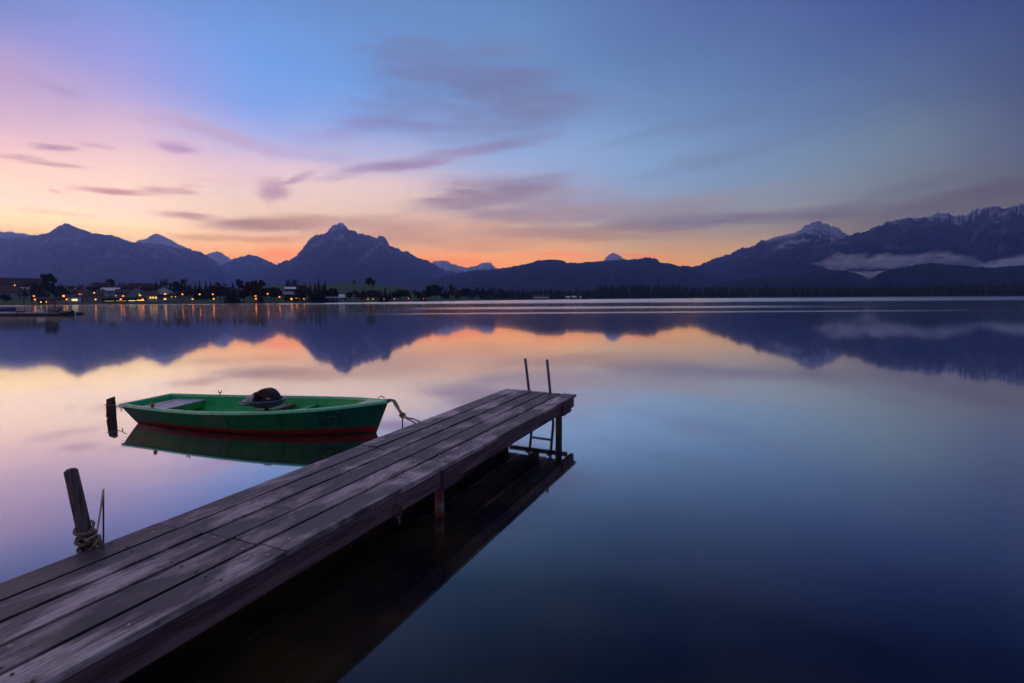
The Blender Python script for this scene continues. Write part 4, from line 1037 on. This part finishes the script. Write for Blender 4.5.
TREES = [  # kind, px, top, base, width factor, label
 ('round', 50, 272.5, 297, .75, 'big round dark tree rising over the roofs near the floating jetty'),
 ('bare', 32, 283, 303, 1.1, 'broad bare brownish tree in front of the red roofed house'),
 ('bare', 24, 288, 303, .9, 'thin bare tree beside the pale walled house'),
 ('bare', 43, 287, 302.5, 1.0, 'bare tree between the pale house and the pink kiosk'),
 ('round', 6, 293, 303, 1.4, 'low dark bush in front of the pale walled house'),
 ('round', 110.5, 277.5, 290, 1.0, 'round dark tree behind the white roofed house'),
 ('conifer', 157, 280.2, 292, 1.0, 'dark conifer behind the gabled house, the smaller of the pair'),
 ('conifer', 162.5, 278.5, 292, 1.1, 'dark conifer behind the gabled house, the taller of the pair'),
 ('bare', 169, 280, 297, 1.0, 'greyish bare tree beside the gabled house'),
 ('round', 178, 280.5, 300, .8, 'dark leafy tree just past the gabled house'),
 ('bare', 187, 279.5, 298, 1.0, 'broad bare tree before the row of four conifers'),
 ('conifer', 196, 281, 299, .9, 'slim conifer, first in the row of four past the gabled house'),
 ('conifer', 200.5, 279.8, 299, .9, 'slim conifer, second in the row of four past the gabled house'),
 ('conifer', 206.8, 281, 299, .9, 'slim conifer, third in the row of four past the gabled house'),
 ('conifer', 211.5, 281, 299, .9, 'slim conifer, fourth in the row of four past the gabled house'),
 ('bare', 221, 283.5, 301, 1.2, 'low brown bare tree beside the huge lakeside conifer'),
 ('conifer', 233.8, 281.5, 303, 1.5, 'huge broad black conifer standing at the water edge'),
 ('conifer', 228.5, 286, 303, 1.1, 'smaller dark conifer tucked against the huge lakeside one'),
 ('round', 240.5, 277.5, 292, .8, 'round grey tree standing alone above the huge lakeside conifer'),
 ('autumn', 250.3, 280.5, 301, .8, 'yellow brown autumn tree past the huge lakeside conifer'),
 ('round', 258, 279.2, 300, .8, 'dark leafy tree with a tall crown beside the autumn tree'),
 ('round', 262.5, 280.5, 300, .8, 'dark leafy tree just before the green meadow'),
 ('conifer', 261, 288, 303, 1.2, 'dark conifer low by the water below the leafy pair'),
 ('conifer', 287.5, 278.5, 292, .9, 'conifer in the tight clump above the white roof, first of three'),
 ('conifer', 290, 278, 292, .9, 'conifer in the tight clump above the white roof, middle of three'),
 ('conifer', 293, 278.8, 292, .9, 'conifer in the tight clump above the white roof, last of three'),
 ('bare', 297, 280.5, 292, .9, 'bare tree at the edge of the clump above the white roof'),
 ('conifer', 305.5, 281.6, 293, .9, 'small conifer between the clump and the tall lakeside spires'),
 ('autumn', 301, 284, 302, 1.0, 'brownish autumn tree beside the white roofed boat station'),
 ('conifer', 310.8, 281.8, 302, .9, 'dark spire conifer, shortest of the lakeside spires'),
 ('conifer', 315.5, 281.3, 302, .9, 'dark spire conifer between two taller lakeside spires'),
 ('conifer', 319.2, 278.6, 302.5, .9, 'tallest dark spire conifer by the lakeside'),
 ('conifer', 322.5, 284.5, 302.5, 1.1, 'dense dark conifer at the foot of the tallest spire'),
 ('conifer', 325.2, 279.8, 295, 1.0, 'pointed conifer at the start of the green meadow'),
 ('round', 354.8, 280, 284.2, 1.0, 'tiny round tree alone on the green meadow top'),
 ('round', 369.3, 276.3, 287, 1.05, 'large bare looking tree crowning the green meadow'),
 ('round', 373.5, 279, 287, .9, 'smaller tree leaning on the large meadow tree'),
 ('autumn', 363, 290, 302, 1.1, 'reddish brown autumn bush tree below the meadow'),
 ('conifer', 385.3, 287, 301.3, 1.4, 'dark conifer below the meadow slope by the water'),
 ('conifer', 381, 289.5, 301.5, 1.3, 'shorter conifer next to the dark one below the meadow'),
 ('round', 430.5, 283, 299.6, .8, 'tall dark tree in the black lakeside clump, first of three'),
 ('round', 435.5, 283.7, 299.5, .8, 'tall dark tree in the black lakeside clump, middle of three'),
 ('round', 440.3, 286, 299.3, .8, 'shorter dark tree in the black lakeside clump, last of three'),
 ('autumn', 451.8, 284.2, 299, .9, 'orange brown autumn tree past the black lakeside clump'),
 ('conifer', 471, 289, 298.6, 1.2, 'dark conifer alone past the orange brown tree'),
]
for k, px, tp, bp, w, lab in TREES: tree(k, px, tp, None, w, lab, None, bp)
# the loose belt of shrubs and small trees along the water, individually
rng = random.Random(5)
belt = []
for px in [28, 47, 53, 66, 73, 78, 84, 90, 96, 102, 109, 116, 122, 129, 136, 145, 151, 159, 173, 181, 189, 4, 12, 19, 57, 62, 69, 81, 87, 92, 99, 105, 113, 119, 126, 133, 141, 148, 153, 176, 184, 192, 204, 216, 224, 244, 254, 266, 271, 275, 279, 283, 302, 308, 328, 333, 337, 345, 350, 355, 359, 366, 371, 376, 390, 395, 400, 405, 410, 415, 419, 423, 427, 445, 448, 457, 461, 465, 468, 475, 479, 483, 488, 492, 497, 501, 506, 511]:
    k = rng.choice(['bare', 'round', 'round', 'autumn', 'bare', 'conifer'])
    if px < 160: tp, bp = rng.uniform(285, 291), rng.uniform(293, 297)
    elif px < 340: tp, bp = rng.uniform(285, 292), rng.uniform(297, 302)
    elif px < 440: tp, bp = rng.uniform(288, 293.5), rng.uniform(298.5, 300.5)
    else: tp, bp = rng.uniform(287.5, 291.5), 298.5
    belt.append((k, px, tp, bp))
cnt = {}
tot = {}
WORDK = {'bare': 'small bare brown tree', 'round': 'small dark leafy tree', 'autumn': 'small rusty autumn tree', 'conifer': 'small dark conifer'}
for k, px, tp, bp in belt:
    zone = 'among the village houses' if px < 160 else 'in the belt below the meadow' if px < 430 else 'past the black clump' 
    i = cnt.get((k, zone), 0); cnt[(k, zone)] = i + 1
    tree(k, px, tp, None, rng.uniform(1.0, 1.7), '%s %s, %s of these from the jetty' % (WORDK[k], zone, ORD[i]), 'small trees along the far shore', bp)

# far-off woods that read as one mass
def woods(name, x0, x1, n, D0, D1, htop, label, seed, mat=None):
    rng = random.Random(seed); mb = MB()
    for i in range(n):
        px = rng.uniform(x0, x1); f = rng.random(); ds = shoreD(px); D = ds + D0 + (D1 - D0) * f
        g = gpos(px, D); top = lerp_pts(htop, px) + rng.gauss(0, .9) + (1 - f) * 2.2
        h = max(3, atY(px, top, D).z - g.z); w = h * rng.uniform(.15, .24)
        for lv in range(6):
            z0 = g.z + h * (.04 + .15 * lv); z1 = z0 + h * .27; r = w * (1 - lv / 6.3) * rng.uniform(.85, 1.15)
            K = 6; a0 = rng.random() * 6
            ring = [Vector((g.x + r * rng.uniform(.75, 1.2) * math.cos(a0 + 2 * PI * k / K), g.y + r * math.sin(a0 + 2 * PI * k / K), z0 - rng.uniform(0, .04) * h)) for k in range(K)]
            mb.add(ring + [Vector((g.x, g.y, z1))], [(k, (k + 1) % K, K) for k in range(K)])
    o = mb.build(name, mat or M_con, recalc=False); tag(o, label, 'wood', kind='stuff')
woods('spruce_wood', 596, 1300, 1500, 18, 170, [(596, 287.5), (604, 285), (640, 284.5), (700, 286), (760, 286.3), (830, 286), (900, 285.5), (960, 284), (1024, 283.5), (1300, 282)], 'dark spruce wood lining the far shore as one black band', 3)
woods('mixed_wood', 480, 600, 330, 25, 200, [(480, 290.5), (520, 290), (560, 289.5), (600, 289)], 'low hazy mixed wood along the flat far shore', 4)
woods('hillside_wood', -300, 265, 700, 150, 470, [(-300, 282), (0, 283.5), (40, 283), (60, 284), (80, 284.5), (110, 281.8), (150, 282), (200, 285.5), (265, 287)], 'dark wooded slope behind the village roofs', 6, M_dec)

# reddish reed strip at the foot of the spruce wood
mb = MB()
rng = random.Random(9)
for i in range(2600):
    px = rng.uniform(520, 1100); D = shoreD(px) + rng.uniform(2, 16); g = gpos(px, D); h = rng.uniform(.5, 1.4) * (1.6 if 700 < px < 725 else 1)
    w = rng.uniform(.6, 1.6)
    mb.add([g + Vector((-w, 0, 0)), g + Vector((w, 0, 0)), g + Vector((w * .6, .2, h)), g + Vector((-w * .5, .2, h * .9))], [(0, 1, 2, 3)])
tag(mb.build('reeds', leafmat('reeds', (.06, .032, .018), (.12, .065, .035)), recalc=False), 'thin reddish reed fringe at the foot of the far wood', 'reeds', kind='stuff')

# ------------------------------------------------------------------ village houses
def plaster(name, c): return mat_noise(name, tuple(v * .85 for v in c), c, 1.5, .85, .1, .02)
W_white = plaster('white_plaster', (.72, .72, .76)); W_grey = plaster('grey_plaster', (.36, .36, .40)); W_dark = plaster('dark_timber', (.035, .028, .024)); W_cream = plaster('cream_plaster', (.40, .36, .31)); W_pink = plaster('pink_boards', (.36, .15, .13))
R_red = mat_noise('red_tiles', (.06, .024, .018), (.10, .038, .03), 2.5, .8, .3, .03); R_brown = mat_noise('brown_tiles', (.028, .016, .014), (.055, .030, .024), 2.5, .8, .3, .03); R_dark = mat_noise('dark_slates', (.016, .016, .018), (.03, .03, .032), 2.5, .7, .3, .03); R_pale = mat_noise('pale_metal_roof', (.5, .5, .52), (.68, .68, .70), 2, .45, .1, .02)
G_dark = mat_noise('dark_glass', (.015, .018, .022), (.03, .034, .04), 3, .15, 0)
E_or = mat_emit('lamp_orange', (1.0, .19, .001), 5.0); E_yel = mat_emit('window_glow', (1.0, .48, .08), 1.5); E_win = mat_emit('window_orange', (1.0, .30, .015), 2.2); E_dim = mat_emit('window_dim', (1.0, .50, .16), .45); E_wht = mat_emit('window_pale', (1.0, .80, .38), 1.1)

def house(px0, px1, base, eave, top, label, wall, roof, gable=False, wins=(), dark_wins=3, chimney=True, D=None, depth=9.0, name='village_house', balcony=False, hip=0.0):
    pc = (px0 + px1) / 2
    if D is None: D = solveD(pc, base)
    g = gpos(pc, D); W = (px1 - px0) / F_PX * D
    he = pxz(pc, eave, D) - g.z; ht = pxz(pc, top, D) - g.z
    he = max(he, 2.2); ht = max(ht, he + .8)
    rz = math.atan2(-g.x, g.y)
    hs_ = empty(name, g, rz * .9, label, 'house', 'houses of the lakeside village')
    d = depth; ov = .5
    mb = MB()
    if gable:
        mb.hexa([(-W / 2, 0, -1.5), (W / 2, 0, -1.5), (W / 2, d, -1.5), (-W / 2, d, -1.5)], [(-W / 2, 0, he), (W / 2, 0, he), (W / 2, d, he), (-W / 2, d, he)])
        for y in (0.0, d - .001): mb.add([(-W / 2, y, he), (W / 2, y, he), (0, y, ht - .12)], [(0, 1, 2)])
    else:
        mb.hexa([(-W / 2, 0, -1.5), (W / 2, 0, -1.5), (W / 2, d, -1.5), (-W / 2, d, -1.5)], [(-W / 2, 0, he), (W / 2, 0, he), (W / 2, d, he), (-W / 2, d, he)])
        if not hip:
            for x in (-W / 2, W / 2): mb.add([(x, 0, he), (x, d, he), (x, d / 2, ht - .12)], [(0, 1, 2)])
    mb.build('wall', wall, hs_)
    mb = MB(); th = .22
    if gable:
        sl = (ht - he) / (W / 2); ex = W / 2 + ov; ez = he - sl * ov
        for sg in (-1, 1):
            mb.hexa([(sg * ex, -ov, ez), (0, -ov, ht), (0, d + ov, ht), (sg * ex, d + ov, ez)], [(sg * ex, -ov, ez + th), (0, -ov, ht + th), (0, d + ov, ht + th), (sg * ex, d + ov, ez + th)])
    else:
        sl = (ht - he) / (d / 2); ey = d / 2 + ov; ez = he - sl * ov; ex = W / 2 + ov
        for sg in (-1, 1):
            y0 = d / 2 + sg * ey
            hx = ex - hip
            mb.hexa([(-ex, y0, ez), (ex, y0, ez), (hx, d / 2, ht), (-hx, d / 2, ht)], [(-ex, y0, ez + th), (ex, y0, ez + th), (hx, d / 2, ht + th), (-hx, d / 2, ht + th)])
        if hip:
            for sg in (-1, 1):
                mb.hexa([(sg * ex, d / 2 - ey, ez), (sg * ex, d / 2 + ey, ez), (sg * (ex - hip), d / 2, ht - .01)], [(sg * ex, d / 2 - ey, ez + th), (sg * ex, d / 2 + ey, ez + th), (sg * (ex - hip), d / 2, ht + th - .01)])
    rf = mb.build('roof', roof, hs_)
    if chimney:
        mb = MB(); mb.box((W * .22, d * .55, ht + .1), (.7, .7, 1.6)); mb.build('chimney', W_grey, rf)
    if balcony:
        mb = MB(); mb.box((0, -.6, he * .52), (W * .82, 1.2, .15)); mb.box((0, -1.17, he * .52 + .5), (W * .82, .06, .9)); mb.build('balcony', W_dark, hs_)
    # dark windows
    for fl in range(max(1, int(he // 2.9))):
        zc = 1.5 + fl * 2.9
        if zc + .7 > he: break
        for k in range(dark_wins):
            xx = -W / 2 + W * (k + .5) / dark_wins
            mb = MB(); mb.box((xx, -.02, zc), (1.0, .10, 1.25)); f = mb.build('window', W_white, hs_)
            mb = MB(); mb.box((xx, -.085, zc), (.84, .05, 1.08)); mb.build('pane', G_dark, f)
    for wx, wy, ww, wh, em in wins:
        xx = (wx - pc) / F_PX * D; zc = pxz(pc, wy, D) - g.z
        mb = MB(); mb.box((xx, -.08, zc), (ww + .2, .12, wh + .2)); f = mb.build('window', W_dark, hs_)
        mb = MB(); mb.box((xx, -.16, zc), (ww, .06, wh)); mb.build('lit_pane', em, f)
    return hs_
house(-22, 42, 292, 286, 277.8, 'long house with a big brown roof above the village edge', W_dark, R_brown, wins=[(14.5, 285.3, 1.0, 1.1, E_win)], dark_wins=8, depth=14, hip=9)
house(-14, 19, 299.5, 292, 286.5, 'pale walled house with a dull red roof by the lawn', W_grey, R_red, dark_wins=5, depth=10, hip=3)
house(19, 27.5, 299, 292.5, 287.3, 'small dark house with a pale metal roof beside the red roofed one', W_grey, R_pale, dark_wins=1, chimney=False, depth=6)
house(33, 46, 300, 295, 291, 'dark house behind the bare trees with lit windows', W_dark, R_dark, wins=[(35.7, 296, .9, .9, E_win)], dark_wins=2)
house(47.8, 55.3, 303.3, 300.2, 298.8, 'low pink kiosk by the shore', W_pink, R_dark, dark_wins=1, chimney=False, depth=4)
house(39, 47.5, 303.6, 301, 299.5, 'low dark shed with two small yellow windows by the shore', W_dark, R_dark, wins=[(41.5, 302, .55, .7, E_yel), (46, 301.9, .9, .9, E_yel)], dark_wins=0, chimney=False, depth=4)
house(57, 71, 300, 293.5, 286.5, 'dark gabled house with one lit window behind the kiosk', W_dark, R_dark, True, wins=[(64, 296, 1.1, 1.2, E_win)], dark_wins=2)
house(68.5, 79, 302, 296.5, 294.8, 'flat lakeside pavilion with a bright pale window', W_white, R_dark, wins=[(74.5, 299.9, 2.6, 1.2, E_wht)], dark_wins=1, chimney=False, depth=6)
house(76, 88, 301, 293, 286.5, 'reddish front house with a double lit window', W_pink, R_dark, True, wins=[(80.7, 295, 1.0, 1.2, E_win), (83.3, 295, 1.0, 1.2, E_win)], dark_wins=2)
house(70, 80, 294, 291, 288.5, 'house with a white strip of roof higher up the slope', W_dark, R_pale, dark_wins=2, chimney=False)
house(86, 101, 301, 295.5, 291, 'low dark house with a pale front and orange lights', W_grey, R_dark, dark_wins=3, wins=[(94.5, 292.8, .7, .7, E_win)])
house(100.5, 106.5, 300.5, 292, 289, 'narrow white gabled house with an arched look beside the white roofed one', W_white, R_dark, True, dark_wins=1, chimney=False, depth=7)
house(104, 118, 299, 290.5, 287.8, 'dark house with a long white roof in the village middle', W_grey, R_pale, wins=[(115.5, 295.5, .9, 1.0, E_win)], dark_wins=3)
house(93, 112, 291, 287.5, 282.5, 'house with a broad brown roof high on the village slope', W_dark, R_brown, dark_wins=4, hip=4)
house(118, 131, 299.5, 293, 289.2, 'blue grey house set back behind the lit terrace', W_grey, R_dark, dark_wins=4)
house(130, 143, 299.5, 291.5, 287, 'grey guest house with one orange window above the terrace', W_grey, R_dark, True, wins=[(139.8, 295, 1.2, 1.3, E_win)], dark_wins=3)
house(128, 156, 291, 287.3, 283.3, 'long brown roofed house along the village ridge', W_dark, R_brown, dark_wins=7, hip=5)
house(107, 141.5, 302.3, 300.6, 299.6, 'long low terrace with a glowing strip under its roof', W_dark, R_dark, wins=[(112.5, 300.9, 4.2, .25, E_dim), (122, 300.8, 4.6, .28, E_dim), (130.5, 300.7, 3.0, .35, E_wht), (137.5, 300.4, 3.4, .55, E_yel)], dark_wins=0, chimney=False, depth=4)
house(143, 156, 301.5, 294.8, 291.3, 'pale restaurant with a row of yellow windows', W_white, R_dark, wins=[(150.5, 297.7, .9, 1.0, E_yel), (152.7, 297.7, .9, 1.0, E_yel), (154.9, 297.7, .9, 1.0, E_yel)], dark_wins=2)
house(156, 172.5, 301, 292, 286.2, 'large pale gabled house with a balcony', W_white, R_dark, True, wins=[(165.3, 294.4, 1.0, 1.2, E_win), (165, 299, 1.3, .9, E_yel)], dark_wins=4, balcony=True)
house(171, 180.5, 301, 295.5, 292, 'low grey wing with tiny yellow windows beside the gabled house', W_grey, R_dark, wins=[(172.5, 296.8, .4, .5, E_yel), (175.6, 296.8, .4, .5, E_yel)], dark_wins=1, chimney=False)
house(286, 295.5, 297, 289, 287, 'house with a bright white roof below the conifer clump', W_dark, R_pale, dark_wins=2, chimney=False)
house(284.5, 298, 301, 294.5, 291.5, 'blue grey roofed boat station under the white roofed house', W_dark, mat_noise('bluegrey_roof', (.16, .17, .20), (.22, .23, .27), 2, .6, .1, .02), wins=[(291.5, 299, .9, 1.0, E_win), (296.5, 297.8, 1.4, .6, E_win)], dark_wins=1, chimney=False)
house(323, 337, 302.2, 299, 297, 'long low boathouse at the waterside', W_dark, mat_noise('bluegrey_roof_two', (.10, .105, .13), (.15, .155, .18), 2, .6, .1, .02), dark_wins=3, chimney=False, depth=6)
house(339.5, 344, 301, 297.5, 294.6, 'tiny hut with a pale roof past the long boathouse', W_grey, R_pale, dark_wins=1, chimney=False, depth=5)
for i, (a, b_, tp, bp) in enumerate([(533, 541, 295, 298), (541, 549, 294.5, 298), (572, 576, 296, 298.2), (579.5, 581.5, 295.3, 298), (566, 570, 296.3, 298.2)]):
    house(a, b_, bp, (tp + bp) / 2, tp, ['pale farm house half hidden in the hazy far wood', 'larger pale farm house beside it in the hazy far wood', 'small white hut on the flat far shore', 'narrow white tower hut at the spruce wood edge', 'smallest white hut on the flat far shore'][i], W_white, R_pale if i > 1 else R_dark, i == 3, dark_wins=0, chimney=False, D=shoreD((a + b_) / 2) + 12, depth=8)

# ------------------------------------------------------------------ street lamps along the shore
M_pole = mat_noise('lamp_pole', (.03, .03, .03), (.06, .06, .06), 5, .6, 0)
LAMPS = [(35, 299.5), (66.7, 299.4), (95.6, 299.4), (120.8, 299.3), (123.4, 296), (142.7, 299.4), (182.7, 294.3), (192.6, 299), (200, 294.3), (213.1, 294.3), (213.8, 298.8), (228, 295.8), (255.7, 296), (255.9, 298.8), (267.9, 293.7), (279.5, 296.9), (308.5, 297.5), (304, 298.9), (368, 299.2), (373, 299.2), (384, 298.8), (394.5, 298.8), (408.7, 298.6), (423.5, 298.6)]
lamp0 = None
for i, (px, py) in enumerate(LAMPS):
    D = shoreD(px) + (14 if py > 297.5 else 22)
    g = gpos(px, D); h = max(pxz(px, py, D) - g.z, 1.2)
    lab = 'orange promenade street lamp, %s along from the floating jetty' % ORD[i]
    r = .36 if px < 300 else .24
    o = empty('street_lamp', g, 0, lab, 'street lamp', 'street lamps along the village shore')
    mb = MB(); mb.tube([(0, 0, -.2), (0, 0, h)], [.07, .05], 6); mb.build('pole', M_pole, o)
    mb = MB(); mb.lathe([(.01, -.9 * r), (.7 * r, -.6 * r), (r, 0), (.8 * r, .6 * r), (.01, .8 * r)], (0, 0, h), 10); mb.build('lantern', E_or, o, smooth=True)
    mb = MB(); mb.lathe([(.01, r * 1.1), (1.15 * r, r * .75), (.9 * r, r * .72), (.01, r * .82)], (0, 0, h), 10); mb.build('cap', M_pole, o)

# ------------------------------------------------------------------ floating jetty and boats near the far shore
Df = 75.0
def fl(px, py): return atz(px, py, 0)
pA, pB = atY(-90, 315.5, Df), atY(72, 315.5, Df); pA.z = pB.z = 0
fj = empty('floating_jetty', pB, 0, 'low dark floating jetty on the lake in front of the village', 'jetty')
W_ = (pB - pA).length
mb = MB(); mb.box((-W_ / 2, 0, .36), (W_, 4.5, .16)); bevel(mb.build('deck', mat_noise('float_deck', (.20, .18, .18), (.34, .31, .30), 2, .6, .2, .01), fj), .02)
for k in range(8):
    mb = MB(); mb.box((-W_ * (k + .5) / 8, 0, .1), (W_ / 8 - .1, 4.2, .36)); bevel(mb.build('pontoon', mat_noise('pontoon', (.012, .012, .014), (.03, .03, .032), 2, .6, 0), fj), .03)
mb = MB(); d_ = atY(54.5, 303.2, Df + .8); mb.tube([(d_.x, d_.y, -1.2), (d_.x, d_.y, d_.z)], [.12, .10], 8); tag(mb.build('mooring_pole', M_wetwood), 'dark upright pole at the end of the floating jetty', 'post')
def punt(px0, px1, D, hgt, mat, label, cover=None):
    a, b_ = atY(px0, 313, D), atY(px1, 313, D); Lb = (b_ - a).length
    o = empty('moored_boat', ((a.x + b_.x) / 2, D, 0), 0, label, 'boat')
    rows = []
    for i in range(13):
        t_ = i / 12; w = .75 * math.sin(PI * min(max(t_ * .93 + .05, 0), 1)) ** .5; x = (t_ - .5) * Lb; s = hgt * (1 + .25 * (2 * t_ - 1) ** 2)
        rows.append([Vector((x, -w, s)), Vector((x, -w * .75, -.1)), Vector((x, w * .75, -.1)), Vector((x, w, s))])
    mb = MB(); mb.grid(rows); mb.add(rows[0], [(0, 1, 2, 3)]); mb.add(rows[-1], [(0, 1, 2, 3)]); mb.build('hull', mat, o)
    rr = [[p for p in (r[0], (r[0] + r[3]) / 2 + Vector((0, 0, hgt * .6)), r[3])] for r in rows]
    mb = MB(); mb.grid(rr); mb.build('cover', cover or mat, o); return o
M_dkboat = mat_noise('dark_boat', (.012, .012, .014), (.03, .028, .03), 3, .5, .1, .01)
punt(50, 61, Df - 1.2, .55, M_dkboat, 'dark covered boat moored beside the upright pole')
punt(60, 73.5, Df - 1.6, .42, M_dkboat, 'long dark boat moored at the tip of the floating jetty', M_dkboat)
punt(-30, 15.5, 112, .45, mat_noise('blue_tarp', (.012, .03, .16), (.02, .045, .22), 3, .55, .2, .03), 'long boat under a blue tarpaulin behind the floating jetty')
def crate(px, D, w, h, mat, label):
    p = atY(px, 311, D); mb = MB(); mb.hexa([(-w / 2, -.3, 0), (w / 2, -.3, 0), (w / 2, .3, 0), (-w / 2, .3, 0)], [(-w * .42, -.26, h), (w * .42, -.26, h), (w * .42, .26, h), (-w * .42, .26, h)])
    o = bevel(mb.build('dock_box', mat, loc=(p.x, p.y, .44)), .03); tag(o, label, 'box')
crate(40, Df, .8, .42, W_white, 'small white box standing on the floating jetty deck')
crate(20.5, Df, .95, .2, M_dkboat, 'low dark box lying on the floating jetty deck')
mb = MB(); p = atY(74.2, 313.3, Df - .6); mb.lathe([(.01, -.25), (.16, -.2), (.22, 0), (.16, .22), (.01, .28)], (0, 0, 0), 12); tag(mb.build('mooring_buoy', W_white, smooth=True, loc=(p.x, p.y, .16)), 'small white buoy floating off the tip of the dark boat', 'buoy')

# ------------------------------------------------------------------ render settings
cy = sc.cycles if hasattr(sc, 'cycles') else None
sc.render.engine = 'CYCLES'
sc.view_settings.view_transform = 'Standard'; sc.view_settings.look = 'None'; sc.view_settings.exposure = 0.0; sc.view_settings.gamma = 1.0
sc.view_settings.use_curve_mapping = False
sc.cycles.use_denoising = True
try: sc.cycles.denoiser = 'OPENIMAGEDENOISE'
except Exception: pass
sc.cycles.max_bounces = 6; sc.cycles.diffuse_bounces = 2; sc.cycles.glossy_bounces = 3; sc.cycles.volume_bounces = 1; sc.cycles.transmission_bounces = 2
sc.cycles.sample_clamp_indirect = 4.0
sc.cycles.caustics_reflective = True
